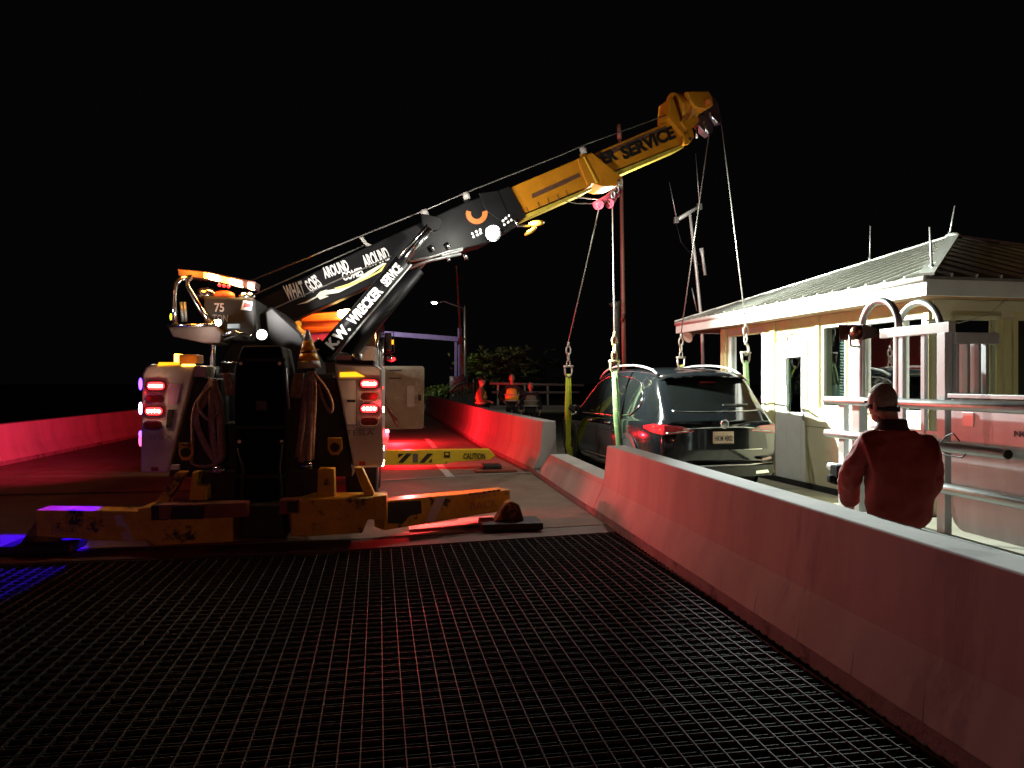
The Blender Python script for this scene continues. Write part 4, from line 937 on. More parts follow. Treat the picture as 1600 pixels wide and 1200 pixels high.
for sg in (-1, 1):
    top = pw([(.70, 1.30), (.95, 1.52), (1.3, 1.60), (1.9, 1.64), (2.6, 1.62), (3.0, 1.53), (3.45, 1.28), (3.8, 1.06)])
    bot = pw([(.70, 1.26), (1.0, 1.10), (1.5, 1.07), (3.8, 1.045)])
    for s0, s1 in ((.78, 1.42), (1.50, 2.40), (2.50, 3.75)):
        side_patch('side_window', carg, sg, bot, top, s0, s1, .008)
    # chrome line round the glass
    c_ = MB(); ptsl = [cp(sg*(sidex(s, bot(s)-.015)+.012), s, bot(s)-.015) for s in [.74+.1*k for k in range(31)]]
    c_.tube(ptsl, .011, 6)
    pts2 = [cp(sg*(sidex(s, top(s)+.012)+.010), s, top(s)+.012) for s in [.74+.1*k for k in range(31)]]
    c_.tube(pts2, .008, 6); c_.tube([ptsl[0], pts2[0]], .011, 6); c_.build('window_trim', chrome, CT)
    # door seams, handles, sill trim
    for s in (1.46, 2.45, 3.55):
        MB().tube([cp(sg*(sidex(s, z)+.001), s+(.05 if z > .9 else 0), z) for z in (.36, .6, .8, 1.0)], .004, 4).build('door_seam', darkm, CT)
    for s in (1.72, 2.68): MB().tube([cp(sg*(sidex(s, .93)+.005), s, .93), cp(sg*(sidex(s, .93)+.035), s+.05, .935), cp(sg*(sidex(s, .93)+.035), s+.2, .935), cp(sg*(sidex(s, .93)+.005), s+.24, .93)], .014, 8).build('door_handle', chrome, CT)
    MB().tube([cp(sg*(sidex(s, .40)+.008), s, .40) for s in (1.5, 2.0, 2.5, 3.0, 3.5)], .013, 6).build('sill_trim', chrome, CT)
    MB().tube([cp(sg*(sidex(s, .80)+.002), s, .80+.02*math.sin(s)) for s in (1.6, 2.1, 2.6, 3.1, 3.5)], .006, 6).build('crease', carp, CT)
    # roof rail
    rr_ = []
    for k in range(15):
        s = .62+k*(2.55/14); rr_.append(cp(sg*.66, s, topz(s, .66)+.03+.045*math.sin(math.pi*min(1, max(0, k/14)))**.5))
    MB().tube(rr_, .022, 8, True, .8).build('roof_rail', mat('rail_satin', (.62, .64, .64), .3, .7), CT)
    # wheels + arches
    for s in (1.02, 4.02):
        xx = sidex(s, .7)
        def arch(r0, r1, off):
            m = MB(); a_ = []
            for k in range(19):
                q = math.pi*(-.02+1.04*k/18); a_.append(q)
            rows_ = [[cp(sg*(sidex(s, .6)+off), s+r0*math.cos(q), .36+r0*math.sin(q)) for q in a_], [cp(sg*(sidex(s, .6)+off), s+r1*math.cos(q), .36+r1*math.sin(q)) for q in a_]]
            return m.grid(rows_, False)
        arch(.40, .47, .012).build('arch_trim', cart, CT, 0, .01)
        w = MB().prism([cp(sg*(sidex(s, .6)+.004), s+.405*math.cos(math.pi*2*k/28), .36+.405*math.sin(math.pi*2*k/28)) for k in range(28)], (sg*.003, 0, 0)).build('wheel_well', darkm, CT)
        xo = sidex(s, .6)-.02 if s < 2 else sidex(s, .6)-.02
        w = MB().tube([cp(sg*(xo-.24), s, .365), cp(sg*(xo+.0), s, .365), cp(sg*(xo+.03), s, .365)], [.365, .365, .34], 32).build('wheel', tyre, CT)
        rm = MB(); rm.tube([cp(sg*(xo+.028), s, .365), cp(sg*(xo+.034), s, .365)], .25, 28)
        rimo = rm.build('rim', mat('rim_dark', (.08, .08, .085), .3, .8), w)
        sp = MB()
        for k in range(6):
            q = math.pi*2*k/6; sp.beam(cp(sg*(xo+.04), s, .365), cp(sg*(xo+.042), s+.24*math.cos(q), .365+.24*math.sin(q)), .045, .02, (sg, 0, 0))
        sp.build('spoke', chrome, rimo)
# windscreen hint
rows_ = [[cp(x, s, topz(s, x)+.006) for x in [-.62+.1*k for k in range(13)]] for s in [3.02, 3.2, 3.4, 3.6, 3.8]]
MB().grid(rows_).build('windscreen', carg, CT)
# mirrors
for sg in (-1, 1):
    MB().sphere(cp(sg*1.08, 3.42, 1.10), .11, 14, 8, (1, .6, .7)).tube([cp(sg*.93, 3.45, 1.04), cp(sg*1.04, 3.43, 1.07)], .03).build('wing_mirror', carp, CT)
# rear window wraps the sloped tail
def rz(s, x): return topz(s, x)+.007
rw = []
for i in range(13):
    t = i/12; row = []
    for k in range(25):
        q = -1+2*k/24; half = .60+.05*(1-t); x = q*half
        s = (.115+.02*abs(q)**3*1.5)+(.50-.115)*t-.03*abs(q)**4*t
        row.append(cp(x, s, rz(s, x)))
    rw.append(row)
MB().grid(rw).build('rear_window', carg, CT)
MB().tube([p+V((0, -.003, -.006)) for p in rw[0]], .008, 6).build('window_trim', chrome, CT)
# D pillar glass corners, reaching round to the sides
for sg in (-1, 1):
    side_patch('quarter_glass', carg, sg, pw([(.2, 1.10), (.34, 1.13), (.62, 1.36)]), pw([(.2, 1.13), (.34, 1.33), (.62, 1.52)]), .24, .60, .006, 8, 5)
# spoiler
sp = MB(); rows_ = []
for s, dz in ((.40, .012), (.45, .03), (.56, .03), (.72, .004)):
    rows_.append([cp(x, s+.05*abs(x/.68)**2, topz(max(s, .56), x)+dz-.03*(s < .43)) for x in [-.68+.068*k for k in range(21)]])
sp.grid(rows_); rows2 = [[p-V((0, 0, .02)) for p in r_] for r_ in rows_[:2]]; sp.grid([rows_[0], rows2[0]]); sp.build('spoiler', carp, CT)
MB().bb(cp(-.12, .395, topz(.44, 0)-.005), cp(.12, .41, topz(.44, 0)+.01)).build('brake_lamp', t_off, CT)
# tailgate details on the flat back
def back(pts, off, th, nm, m, bev=.004, parent=None):
    if len(pts) == 4:
        f = MB(); n = 12; bl_, br_, tr_, tl_ = [V((a, 0, b_)) for a, b_ in pts]
        gr = lambda o_: [[cp(lerp(lerp(bl_, br_, k/n), lerp(tl_, tr_, k/n), j/3).x, -o_, lerp(lerp(bl_, br_, k/n), lerp(tl_, tr_, k/n), j/3).z) for k in range(n+1)] for j in range(4)]
        A_, B_ = gr(off), gr(off-th)
        f.grid(A_); f.grid([A_[0], B_[0]], False); f.grid([A_[3], B_[3]], False); f.grid([[r_[0] for r_ in A_], [r_[0] for r_ in B_]], False); f.grid([[r_[-1] for r_ in A_], [r_[-1] for r_ in B_]], False)
        return f.build(nm, m, parent or CT)
    return MB().prism([cp(x, -off, z) for x, z in pts], (0, th, 0)).build(nm, m, parent or CT, bev)
back([(-.72, .66), (.72, .66), (.66, .95), (-.66, .95)], .004, .006, 'tailgate', carp)
ch_ = []
for k in range(21):
    q = -1+2*k/20; ch_.append(cp(q*.60, .012 - .0+.0*abs(q), .955+.02*math.cos(q*3)))
MB().tube([cp(-.58, -.015, .935), cp(-.3, -.03, .955), (cp(0, -.034, .96)), cp(.3, -.03, .955), cp(.58, -.015, .935)], .010, 8).build('tailgate_trim', chrome, CT)
for sg in (-1, 1):
    # lamp: back piece and side piece
    back([(sg*.42, .90), (sg*.84, .86), (sg*.84, .99), (sg*.60, .975), (sg*.48, .94)], .010, .012, 'tail_lamp', mat('car_lamp_red', (.28, .008, .012), .12, 0, .2, 20, coat=1), .006)
    side_patch('tail_lamp', MATS['car_lamp_red'], sg, pw([(0, .86), (.42, .93)]), pw([(0, .99), (.15, 1.0), (.42, .965)]), .0, .42, .010, 8, 4)
    MB().tube([cp(sg*.50, -.016, .915), cp(sg*.82, -.016, .885)], .007, 6).build('lamp_strip', chrome, CT)
em = MB(); pts_ = [cp(.055*math.cos(math.pi*2*k/20), -.045, 1.0+.055*math.sin(math.pi*2*k/20)) for k in range(21)]
em.tube(pts_, .009, 6, False)
for k in (-1, 0, 1): em.prism([cp(k*.028-.014, -.048, 1.018), cp(k*.028+.014, -.048, 1.018), cp(k*.028+.008, -.048, .98), cp(k*.028-.006, -.048, .975)], (0, .01, 0))
em.prism([cp(-.05, -.04, 1.0), cp(.05, -.04, 1.0), cp(.04, -.03, .96), cp(-.04, -.03, .96)], (0, .03, 0))
em.build('emblem', chrome, CT)
pl = back([(-.155, .74), (.155, .74), (.155, .90), (-.155, .90)], .016, .012, 'licence_plate', mat('plate_cream', (.55, .46, .34), .5, 0, .05, 20), .004)
text('HKM 4802', cp(-.135, -.016, .775), cp(.135, -.016, .775), .075, mat('lettering_brown', (.05, .02, .03), .5), pl, bold=.01, lift=.003)
back([(-.16, .735), (.16, .735), (.16, .745), (-.16, .745)], .022, .01, 'plate_frame', blackl, .001, pl)
MB().tube([cp(-.80, .005, .47), cp(-.4, -.03, .455), cp(.4, -.03, .455), cp(.80, .005, .47)], .012, 8).build('bumper_trim', chrome, CT)
back([(-.78, .30), (.78, .30), (.80, .44), (-.80, .44)], .025, .05, 'bumper_lower', cart, .02)
back([(.32, .655), (.62, .655), (.62, .662), (.32, .662)], .008, .006, 'model_badge', chrome, 0)
for sg in (-1, 1):
    back([(sg*.5, .33), (sg*.72, .34), (sg*.70, .38), (sg*.5, .37)], .035, .03, 'exhaust_tip', chrome, .004)
    back([(sg*.62, .50), (sg*.78, .52), (sg*.77, .555), (sg*.62, .53)], .012, .02, 'reflector', t_off, .003)
MB().tube([cp(.05, .08, rz(.16, .05)+.03), cp(.25, .16, rz(.16, .25)+.03), cp(.5, .18, rz(.18, .5)+.02)], .014, 6).build('rear_wiper', cart, CT)

# ------------------------------------------------------------------ aluminium gate, hoops and panel on the walk
def px_(px, py, x): return pX(px, py, x)
LX = 4.75
for x, lab in ((4.72, 'nearer of two aluminium hoop handrails, its legs beside the man'), (5.22, 'farther of two aluminium hoop handrails, just left of the house corner')):
    m = MB(); a, b_ = (6.50, 7.08) if x < 5 else (6.56, 7.22); r = (b_-a)/2; cy = (a+b_)/2; zt = 2.46-r
    pts = [V((x, a, .1)), V((x, a, 1.2)), V((x, a, zt))]+[V((x, cy-r*math.cos(q), zt+r*math.sin(q))) for q in [math.pi*k/14 for k in range(1, 14)]]+[V((x, b_, zt)), V((x, b_, 1.2)), V((x, b_, .1))]
    pts[0].z = pts[-1].z = .01; m.tube(pts, .034, 12); tag(rehome(m.build('hoop_handrail', alur), (x, cy, .01)), lab, 'handrail', 'aluminium hoop handrails')
gt_ = thing('slatted_gate', 'square-tube aluminium gate frame of upright bars behind the man', 'gate', (4.7, 6.3, .1))
MB().bb((4.67, 5.78, 2.08), (4.73, 6.72, 2.17)).build('top_bar', alu, gt_, .004)
for y, w_ in ((6.42, .03), (6.12, .025)): MB().bb((4.68, y-w_, .7), (4.72, y+w_, 2.08)).build('upright', alu, gt_, .003)
MB().bb((4.665, 5.82, .01), (4.735, 5.92, 2.08)).build('post', alu, gt_, .004)
MB().bb((4.735, 5.78, 1.98), (5.16, 5.83, 2.08)).build('return_bar', alu, gt_, .004)
for x in (4.76, 4.86, 4.97, 5.04): MB().bb((x-.012, 5.78, .7), (x+.012, 5.88, 1.98)).build('upright', alu, gt_, .003)
MB().bb((4.69, 5.92, 1.18), (4.72, 6.9, 1.215)).build('cross_bar', alu, gt_, .003)
rl = thing('guard_rail', 'three-pipe aluminium guard rail along the walk in front of the man and house', 'railing', (4.6, 5.5, .1))
for z0, ya, yb in ((1.455, 7.50, 1.5), (1.10, 7.48, 5.05), (.745, 7.42, 1.5)):
    MB().tube([(4.58, yb, z0), (4.58, ya-.06, z0), (4.58, ya, z0), (4.58, ya+.04, z0-.01)], [.045, .045, .042, .02], 14).build('rail_pipe', alur, rl)
MB().tube([(4.58, 5.045, 1.10), (4.58, 5.04, 1.10)], .035, 12).build('pipe_end', darkm, rl)
for y in (7.25, 2.2): MB().bb((4.60, y-.05, .01), (4.66, y+.05, 1.5)).build('post', alu, rl, .004)
MB().bb((4.64, 7.0, .01), (4.74, 7.13, 1.45)).build('wide_post', alu, rl, .006)
pn = thing('barrier_panel', 'large scuffed aluminium panel with rounded lower corner behind the guard rail', 'panel', (4.68, 4.5, .1))
pts = [V((4.66, 5.74, 1.51)), V((4.66, 2.6, 1.51)), V((4.66, 2.6, .40))]+[V((4.66, 5.58+.16*math.sin(q), .56-.16*math.cos(q))) for q in [math.pi/2*k/8 for k in range(9)]]
MB().prism(pts, (.04, 0, 0)).build('sheet', alu, pn, .004)
MB().bb((4.64, 2.6, 1.515), (4.72, 5.76, 1.55)).build('top_cap', alu, pn, .004)
MB().bb((4.652, 5.48, 1.28), (4.659, 5.60, 1.40)).build('cover_plate', alur, pn, .006)
a = pX(1585.5, 682, 4.66); b_ = pX(1600, 683, 4.66)
text('NO P', V((4.66, a.y, a.z)), V((4.66, a.y-.22, a.z-.0)), .045, greyl, pn, lift=.004)
MB().bb((4.60, 2.5, .012), (4.70, 6.9, .34)).build('base_channel', mat('channel_grey', (.42, .46, .45), .5, .3), pn, .006)
MB().bb((4.55, 2.5, .1), (4.598, 6.9, .16)).build('base_lip', darkm, pn)
m = MB(); m.tube([(4.50, 5.70, 1.10), (4.50, 5.6, 1.2), (4.50, 5.52, 1.23), (4.5, 5.45, 1.17)], .006, 5); m.tube([(4.50, 5.72, 1.08), (4.50, 5.6, 1.04), (4.5, 5.42, 1.04), (4.5, 5.38, 1.07)], .006, 5)
tag(rehome(m.build('wire_loop', blackr), (4.5, 5.6, 1.1)), 'twisted black wire tied round the middle pipe of the guard rail', 'wire')
hs = thing('horn_speaker', 'dark brown rectangular horn speaker bracketed to the left hoop handrail', 'speaker', pX(1333, 520, 4.66))
hc = pX(1331, 519, 4.66)
m = MB(); q = [(1310, 507), (1349, 507), (1349, 531), (1312, 532)]
P4 = [pX(a, b_, 4.62) for a, b_ in q]
cen = sum(P4, V())/4
m.add([*P4, *[lerp(p, cen, .45)+V((.22, 0, 0)) for p in P4]], [(0, 1, 5, 4), (1, 2, 6, 5), (2, 3, 7, 6), (3, 0, 4, 7), (4, 5, 6, 7)])
m.build('horn', mat('horn_bronze', (.07, .035, .03), .3, .4), hs, 0, .008)
MB().sphere(cen+V((.05, -.03, 0)), .07, 12, 8).build('driver', mat('horn_copper', (.22, .09, .05), .3, .8), hs)
MB().tube([cen+V((.0, .02, -.02)), cen+V((0, 0, -.14)), V((4.70, 7.05, cen.z-.16))], .014, 6).build('bracket', chrome, hs)
ub = MB().bb((4.40, 7.0, .60), (4.53, 7.14, .80)).bb((4.34, 7.03, .62), (4.40, 7.1, .70)).build('control_box', MATS['flat_black'], None, .015)
tag(rehome(ub, (4.46, 7.07, .60)), 'small black box fixed low on the guard rail left of the man', 'box')

# ------------------------------------------------------------------ far side of the bridge
D = 45
gn = thing('gantry', 'violet-lit steel goalpost frame across the road beyond the truck', 'gantry', pY(716, 603, 46))
MB().beam(pY(560, 518, 46), pY(716, 530, 46), .3, .28).build('beam', violet_lit, gn)
MB().beam(pY(712, 602, 46), pY(712, 528, 46), .14, .14, (0, 1, 0)).build('post', violet_lit, gn); MB().beam(pY(719, 602, 46.3), pY(718, 513, 46.3), .22, .2, (0, 1, 0)).build('post', violet_lit, gn)
sl = thing('street_lamp', 'tall grey street lamp with a lit head on a curved arm', 'street lamp', pY(728, 606, 44))
MB().tube([pY(728, 608, 44), pY(727, 478, 44)], [.12, .08], 12).build('pole', mat('lamp_post_grey', (.3, .3, .32), .4, .6), sl)
MB().tube([pY(a, b_, 44) for a, b_ in ((727, 482), (718, 479), (706, 475), (695, 471), (685, 471))], .05, 8).build('arm', MATS['lamp_post_grey'], sl)
MB().sphere(pY(680, 471.5, 44), .2, 14, 8, (1.4, 1, .45)).build('lamp_head', MATS['lamp_post_grey'], sl)
MB().sphere(pY(679, 473, 43.95), .14, 12, 8, (1.2, 1, .6)).build('lens', emit('street_lens', (1, 1, .75), 40), sl)
ga = thing('traffic_gate', 'raised red and white traffic gate arm standing upright by the gantry', 'barrier arm', pY(724, 604, 42))
A_, B_ = pY(724, 600, 42), pY(713, 415, 42)
for k in range(12):
    MB().beam(lerp(A_, B_, k/12), lerp(A_, B_, (k+.99)/12), .16-.008*k, .05, (0, 1, 0)).build('stripe', mat('arm_red', (.5, .05, .04), .5) if k % 2 == 0 else mat('arm_white', (.4, .22, .2), .5), ga)
for t in (.38, .62, .9): MB().tube([lerp(A_, B_, t)+V((.14, -.1, 0)), lerp(A_, B_, t)+V((.14, .0, 0))], .1, 12).build('arm_lamp', t_off, ga)
gm_ = MB().tube([pY(715.5, 606, 41), pY(715.5, 588, 41)], .45, 20).build('gate_motor', mat('motor_white', (.5, .42, .5), .4, 0, .1, 4, 0, (.25, .15, .45), .55))
tag(rehome(gm_, pY(715.5, 606, 41)), 'squat white and violet gate machinery drum at the foot of the gantry', 'gate machine')
pr2 = thing('parapet', 'grey parapet curving off to the right with a slatted top rail', 'parapet', pY(725, 640, 36))
crv = [(703, 612), (712, 603), (724, 599), (746, 599)]
def P36(a, b_, i): return pY(a, b_, 36+i*.6)
for k in range(3):
    a, b_ = crv[k], crv[k+1]
    MB().beam(P36(*a, k), P36(*b_, k+1), .1, .09).build('top_rail', steel, pr2)
    MB().beam(P36(a[0], a[1]+11, k), P36(b_[0], b_[1]+12, k+1), .08, .07).build('lower_rail', steel, pr2)
for k in range(9):
    x = 705+k*5; y = 609-8*min(1, k/4)
    MB().beam(P36(x, y+20, k/4), P36(x, y, k/4), .075, .07, (0, 1, 0)).build('upright', mat('parapet_wood', (.28, .24, .2), .7), pr2)
MB().prism([P36(704, 640, 0), P36(706, 620, 0), P36(722, 615, 1), P36(748, 616, 2), P36(752, 640, 2)], (0, .4, 0)).build('wall', conc, pr2, .02)
ra = thing('pedestrian_railing', 'red-lit steel pedestrian railing on a low kerb behind the three workers', 'railing', pY(840, 640, 28))
red_r = mat('railing_steel', (.5, .42, .4), .45, .2)
for a, b_ in (((765, 599), (912, 602)), ((768, 613), (905, 613))): MB().tube([pY(*a, 28), pY(*b_, 28)], .05, 8).build('rail', red_r, ra)
for x in (778, 820, 856, 889): MB().bb(pY(x-1.5, 634, 28), pY(x+1.5, 600, 28)+V((0, .06, 0))).build('post', red_r, ra)
MB().bb(pY(765, 640, 27.8), pY(910, 633, 27.8)+V((0, .5, 0))).build('kerb', mat('kerb_conc', (.4, .35, .33), .8), ra, .02)
# palms and bushes: fans of leaf blades
def foliage(nm, lab, cat, c, rx, rz, n, col, grp=None, fan=True, y_=1.0, seed=1):
    rnd = random.Random(seed); th = thing(nm, lab, cat, V((c.x, c.y, 0)), grp)
    m = MB(); m.tube([(c.x, c.y, -.05), (c.x, c.y, c.z-rz*.3)], [.14, .09], 8); m.build('trunk', mat('bark', (.07, .05, .035), .9), th)
    f = MB()
    hubs = [c+V((rnd.gauss(0, .42)*rx, rnd.gauss(0, .4)*rx*y_, rnd.uniform(-.55, .6)*rz)) for _ in range(n)]
    for h in hubs:
        d0 = rnd.uniform(0, 6.28); tilt = rnd.uniform(-.2, 1.1)
        for k in range(13 if fan else 9):
            a = d0+(k-6)*.24 if fan else rnd.uniform(0, 6.28); ln = rnd.uniform(.45, .8)*min(1, rx*.5)
            d_ = V((math.cos(a)*math.cos(tilt), math.sin(a)*math.cos(tilt), math.sin(tilt)-.0)); w_ = V((-d_.y, d_.x, 0))*.035
            if not fan: d_.z = rnd.uniform(-.3, .9); w_ *= 1.8
            f.add([h, h+d_*ln*.55+w_, h+d_*ln+V((0, 0, -ln*.3)), h+d_*ln*.55-w_], [(0, 1, 2, 3)])
    f.build('crown', mat('leaf_'+nm+str(seed), col, .6, 0, .5, 3), th)
foliage('palm_tree', 'bright green bush-like palm just right of the street lamp pole', 'palm', pY(741, 573, 47), 1.3, 1.2, 120, (.16, .26, .04), 'palms behind the parapet', seed=2)
foliage('palm_tree', 'broad pale palm crown, the largest, behind the left and middle workers', 'palm', pY(783, 577, 48), 2.4, 2.1, 330, (.16, .17, .08), 'palms behind the parapet', seed=3)
foliage('palm_tree', 'dim palm crown at the right, behind the dark-clothed worker', 'palm', pY(822, 586, 52), 2.3, 1.8, 220, (.09, .10, .06), 'palms behind the parapet', seed=4)
foliage('shrub', 'low green shrub left of the curved parapet', 'shrub', pY(693, 613, 46), 1.5, .6, 90, (.09, .14, .03), None, False, seed=5)
# ------------------------------------------------------------------ people
skin = mat('skin', (.42, .22, .15), .5, 0, .08, 8)
def figure(lab, base, rz, J, cl, group=None, headrot=0, face=True, hand_sub=1):
    """J: joint dict in local coords, x right, y forward, z up. cl: clothing materials"""
    o = thing('person', lab, 'person', base, group); M = Matrix.Rotation(rz, 3, 'Z'); org = V(base)
    def place(me, nm, m):
        for v in me.vertices: v.co = M@v.co
        me.name = nm; me.materials.clear(); me.materials.append(m)
        for p in me.polygons: p.use_smooth = True
        ob_ = bpy.data.objects.new(nm, me); COL.objects.link(ob_); ob_.parent = o; ORG[ob_.name] = org; return ob_
    j = {k: V(v) for k, v in J.items()}
    # one continuous body with fingers
    P = []; E = []
    def a(co, r): P.append((co, r)); return len(P)-1
    pel = a(j['pelvis'], (.14, .10)); sp_ = a(lerp(j['pelvis'], j['chest'], .5), (.13, .095)); chs = a(j['chest'], (.135, .085)); nk = a(j['neck'], (.058, .06)); nk2 = a(lerp(j['neck'], j['head'], .42), (.055, .06))
    hd = a(j['head']+V((0, -.005, 0)), (.074, .088)); hd2 = a(j['head']+V((0, 0, .075)), (.066, .082)); E += [(pel, sp_), (sp_, chs), (chs, nk), (nk, nk2), (nk2, hd), (hd, hd2)]
    for s in 'LR':
        sg = -1 if s == 'L' else 1
        sh = a(j['sh'+s], .05); el = a(j['el'+s], .043); wr_ = a(j['wr'+s], (.027, .03)); E += [(chs, sh), (sh, el), (el, wr_)]
        d = (j['wr'+s]-j['el'+s]).normalized(); sd = d.cross(V((0, 0, 1))) if abs(d.z) < .9 else V((0, 1, 0)); sd = (sd-d*sd.dot(d)).normalized(); inn = d.cross(sd)
        pm = a(j['wr'+s]+d*.055, (.036, .02)); E.append((wr_, pm))
        for q, (off, ln) in enumerate(((-.028, .072), (-.010, .082), (.009, .077), (.026, .060))):
            f1 = a(j['wr'+s]+d*.095+sd*off, .009); f2 = a(j['wr'+s]+d*(.095+ln*.5)+sd*off*1.1+inn*.012, .008); f3 = a(j['wr'+s]+d*(.095+ln*.85)+sd*off*1.1+inn*.036, .007)
            E += [(pm, f1), (f1, f2), (f2, f3)]
        t1 = a(j['wr'+s]+d*.05-sd*.042+inn*.01, .010); t2 = a(j['wr'+s]+d*.09-sd*.055+inn*.025, .008); E += [(pm, t1), (t1, t2)]
        hp = a(j['hip'+s], .088); kn = a(j['kn'+s], .055); an = a(j['an'+s], .036); to = a(j['an'+s]+V((0, .13, -.05)), (.038, .025)); E += [(pel, hp), (hp, kn), (kn, an), (an, to)]
    bodym = place(skinmesh(P, E, 2), 'body', skin)
    # face features
    if face:
        Rh = Matrix.Rotation(headrot, 3, 'Z'); hc_ = j['head']
        f = MB(); f.sphere(hc_+Rh@V((0, .015, .035)), .1, 20, 14, (.80, .98, 1.16)); f.sphere(hc_+Rh@V((0, .02, -.055)), .06, 14, 10, (.95, 1.0, .8))
        f.prism([hc_+Rh@V(p) for p in ((0, .105, .04), (-.016, .1, -.005), (0, .128, -.002), (.016, .1, -.005))], (0, .002, 0))
        for sg in (-1, 1): f.sphere(hc_+Rh@V((sg*.082, .005, .01)), .03, 10, 8, (.35, .7, 1.1))
        f.sphere(hc_+Rh@V((0, .092, -.045)), .025, 10, 6, (1, .35, .25))
        me = bpy.data.meshes.new('head'); me.from_pydata([tuple(p) for p in f.v], [], f.f); place(me, 'head', skin)
        ey = MB()
        for sg in (-1, 1): ey.sphere(hc_+Rh@V((sg*.033, .102, .035)), .012, 8, 6)
        me = bpy.data.meshes.new('eye'); me.from_pydata([tuple(p) for p in ey.v], [], ey.f); place(me, 'eyes', mat('eye', (.25, .22, .2), .2))
        h = MB(); h.sphere(hc_+Rh@V((0, .006, .043)), .104, 26, 20, (.82, .99, 1.13))
        me = bpy.data.meshes.new('hair'); me.from_pydata([tuple(p) for p in h.v], [], h.f)
        bm = bmesh.new(); bm.from_mesh(me); bmesh.ops.delete(bm, geom=[v for v in bm.verts if (Rh.inverted()@(v.co-hc_)).y > .055 and v.co.z < hc_.z+.09 or v.co.z < hc_.z-.035-.03*max(0, -(Rh.inverted()@(v.co-hc_)).y/.1)], context='VERTS'); bm.to_mesh(me); bm.free()
        place(me, 'hair', cl.get('hair', mat('hair_grey', (.28, .22, .19), .7, 0, .3, 40)))
    # jacket
    k_ = cl.get('bulk', 1.0)
    hz_ = cl.get('hem', .06); hw_ = cl.get('hemw', .175)
    P2 = [(j['pelvis']+V((0, -.0, -hz_)), (hw_*k_, .13*k_)), (lerp(j['pelvis'], j['chest'], .45), (max(.165, hw_*.97)*k_, .125*k_)), (j['chest'], (.185*k_, .13*k_)), (lerp(j['chest'], j['neck'], .75), (.11*k_, .09*k_))]; E2 = [(0, 1), (1, 2), (2, 3)]
    for s in 'LR':
        n = len(P2); P2 += [(j['sh'+s], .088*k_), (lerp(j['sh'+s], j['el'+s], .5), .078*k_), (j['el'+s], .072*k_), (lerp(j['el'+s], j['wr'+s], .55), .06*k_), (lerp(j['el'+s], j['wr'+s], .93), .05*k_)]
        E2 += [(2, n), (n, n+1), (n+1, n+2), (n+2, n+3), (n+3, n+4)]
    jk = place(skinmesh(P2, E2, 2), 'jacket', cl['top'])
    if cl.get('wrinkle'):
        tx = bpy.data.textures.new('cl', 'CLOUDS'); tx.noise_scale = .11
        jk.modifiers.new('s', 'SUBSURF').levels = 2; jk.modifiers['s'].render_levels = 2
        dm = jk.modifiers.new('d', 'DISPLACE'); dm.texture = tx; dm.strength = .035; dm.mid_level = .5
    P3 = [(j['pelvis'], (cl.get('tw', .165), cl.get('tw', .165)*.76))]; E3 = []
    for s in 'LR':
        n = len(P3); P3 += [(j['hip'+s], .095), (j['kn'+s], .078), (j['an'+s]+V((0, 0, .02)), .062)]; E3 += [(0, n), (n, n+1), (n+1, n+2)]
    place(skinmesh(P3, E3, 2), 'trousers', cl['legs'])
    for s in 'LR':
        m = MB(); c = M@j['an'+s]+org; d = M@V((0, 1, 0))
        m.sphere(c+d*.06+V((0, 0, -.04)), .06, 12, 8, (.85, 2.2, .85), M); m.build('shoe', blackr, o)
    if cl.get('vest'):
        P4 = [(j['pelvis']+V((0, 0, .04)), (.23, .175)), (lerp(j['pelvis'], j['chest'], .5), (.225, .17)), (j['chest']+V((0, 0, .02)), (.25, .175)), (lerp(j['chest'], j['neck'], .6), (.17, .13))]
        vo = place(skinmesh(P4, [(0, 1), (1, 2), (2, 3)], 2), 'vest', cl['vest'])
        for z in (.25, .7):
            c = lerp(j['pelvis'], j['chest'], z); rr = MB(); pts = [c+V((.235*math.cos(q), .175*math.sin(q), 0)) for q in [math.pi*2*k/24 for k in range(25)]]
            rr.tube(pts, .02, 6, False); me = bpy.data.meshes.new('band'); me.from_pydata([tuple(p) for p in rr.v], [], rr.f); b__ = place(me, 'reflective_band', mat('band_silver', (.5, .45, .4), .4))
    if cl.get('cap'):
        m = MB(); m.sphere(j['head']+V((0, -.0, .085)), .108, 18, 8, (.85, 1.02, .75)); m.sphere(j['head']+V((0, .11, .075)), .06, 12, 6, (1.0, 1.0, .15))
        me = bpy.data.meshes.new('cap'); me.from_pydata([tuple(p) for p in m.v], [], m.f); place(me, 'cap', cl['cap'])
    return o, M, j
def stand(h=1.78, arms='down'):
    k = h/1.78; z = lambda v: v*k
    J = dict(pelvis=(0, 0, z(.96)), chest=(0, 0, z(1.32)), neck=(0, 0, z(1.5)), head=(0, .015, z(1.645)), shL=(-.19, 0, z(1.42)), shR=(.19, 0, z(1.42)),
             hipL=(-.09, 0, z(.90)), hipR=(.09, 0, z(.90)), knL=(-.11, .02, z(.50)), knR=(.12, .01, z(.50)), anL=(-.12, -.01, .09), anR=(.13, .0, .09))
    if arms == 'down': J.update(elL=(-.27, -.03, z(1.13)), elR=(.27, -.03, z(1.13)), wrL=(-.27, .05, z(.88)), wrR=(.27, .05, z(.88)))
    if arms == 'front': J.update(elL=(-.27, .0, z(1.13)), elR=(.27, .0, z(1.13)), wrL=(-.12, .2, z(1.08)), wrR=(.12, .22, z(1.1)))
    if arms == 'hips': J.update(elL=(-.38, -.08, z(1.15)), elR=(.38, -.08, z(1.15)), wrL=(-.2, .08, z(1.0)), wrR=(.2, .08, z(1.0)))
    return J
drk = mat('cloth_dark', (.015, .013, .014), .8, 0, .3, 8)
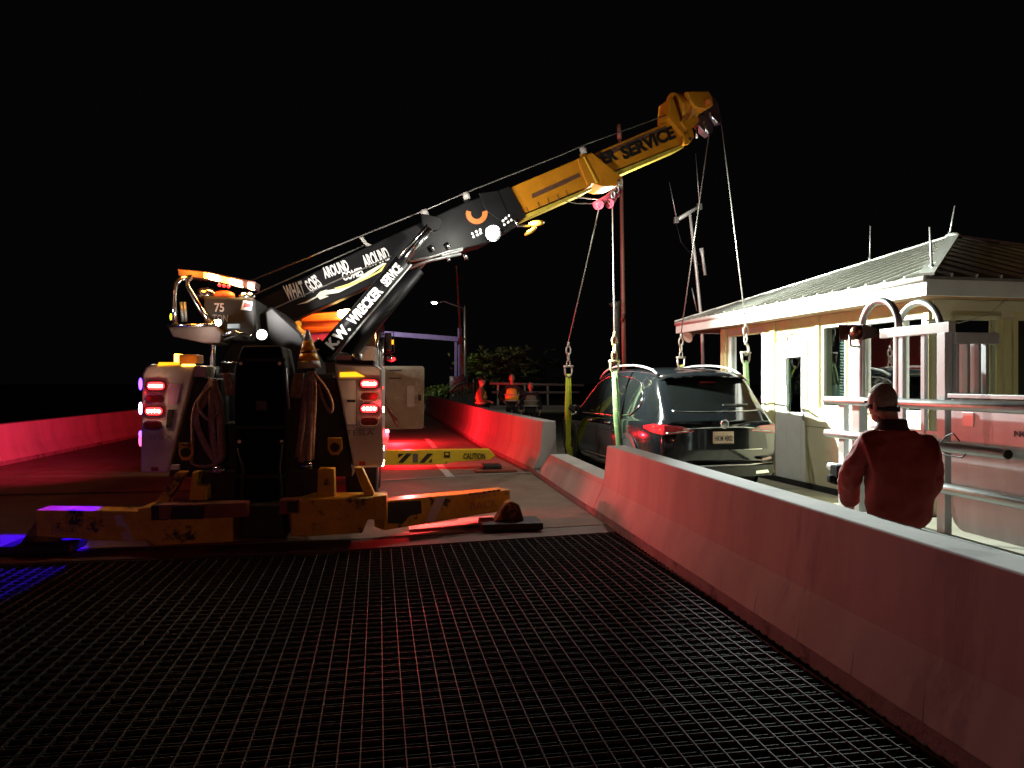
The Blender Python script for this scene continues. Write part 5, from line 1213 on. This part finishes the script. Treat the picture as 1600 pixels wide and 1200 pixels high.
vesty = mat('vest_yellow', (.6, .5, .05), .7, 0, .2, 8); vesto = mat('vest_orange', (.6, .35, .04), .7, 0, .2, 8); vestg = mat('vest_dull', (.25, .22, .15), .7, 0, .2, 8)
def at20(px, y): p = pY(px, 640, y); return V((p.x, p.y, .012))
figure('worker in dark jacket and orange-yellow vest, leftmost behind the red barrier', at20(752, 21.5), R(-100), stand(1.76, 'front'), dict(top=mat('cloth_brown', (.16, .06, .03), .8), legs=drk, bulk=1.12, vest=vesto, cap=drk), 'workers standing behind the barrier')
figure('middle worker in a yellow hi-vis vest with hands on hips behind the red barrier', at20(800, 21.5), R(165), stand(1.86, 'hips'), dict(top=drk, legs=drk, bulk=1.12, vest=vesty), 'workers standing behind the barrier')
figure('worker in dark clothes and dull vest, rightmost of those behind the red barrier', at20(829, 21.5), R(170), stand(1.60, 'down'), dict(top=drk, legs=drk, bulk=1.12, vest=vestg), 'workers standing behind the barrier')
# man with red jacket leaning on the near barrier, seen from behind
jr = mat('jacket_red', (.26, .028, .02), .8, 0, .12, 4, .15)
mb = pY(1391, 840, 4.36); mb = V((3.12, 4.36, .015))
J = dict(pelvis=(.0, -.10, .825), chest=(.0, -.05, 1.165), neck=(.0, .0, 1.355), head=(-.03, .05, 1.47), shL=(-.19, -.02, 1.25), shR=(.20, -.02, 1.23),
         elL=(-.255, .06, .99), elR=(.265, -.02, .96), wrL=(-.20, .15, .80), wrR=(.2, .16, .82), hipL=(-.09, -.04, .80), hipR=(.09, -.04, .80),
         knL=(-.12, .12, .45), knR=(.12, .12, .45), anL=(-.12, .10, .09), anR=(.12, .12, .09))
mo, MM, mj = figure('man in a red jacket with a dark collar seen from behind, leaning against the near barrier', mb, R(-6), J, dict(top=jr, legs=drk, bulk=1.12, hem=.16, hemw=.22, tw=.12, wrinkle=True, hair=mat('hair_sandy', (.22, .15, .11), .85, 0, .4, 60, .3)), None, R(28))
hcm = mj['head']
m = MB(); Rh = Matrix.Rotation(R(28), 3, 'Z')
rows_ = [[mb+MM@(hcm+Rh@V((.087*math.cos(q), .106*math.sin(q)+.004, zz+.012*math.sin(q)))) for q in [math.pi*2*k/32 for k in range(33)]] for zz in (-.012, .02)]
m.grid(rows_); m.build('head_strap', drk, mo, 0, .006)
MB().sphere(mb+MM@(hcm+Rh@V((-.088, .04, .006))), .012, 8, 6).build('strap_lamp', mat('strap_chrome', (.8, .3, .25), .1, .9), mo)
# near-black collar round the neck of the red jacket
m = MB(); nkp = mj['neck']
rows_ = [[mb+MM@(nkp+V((rr*math.cos(q), rr*.85*math.sin(q)+.0, zz))) for q in [math.pi*2*k/24 for k in range(25)]] for rr, zz in ((.115, -.045), (.095, .0), (.088, .04), (.082, .045))]
m.grid(rows_); m.build('collar', mat('collar_dark', (.03, .006, .008), .8, 0, .2, 6), mo, 0, .012)
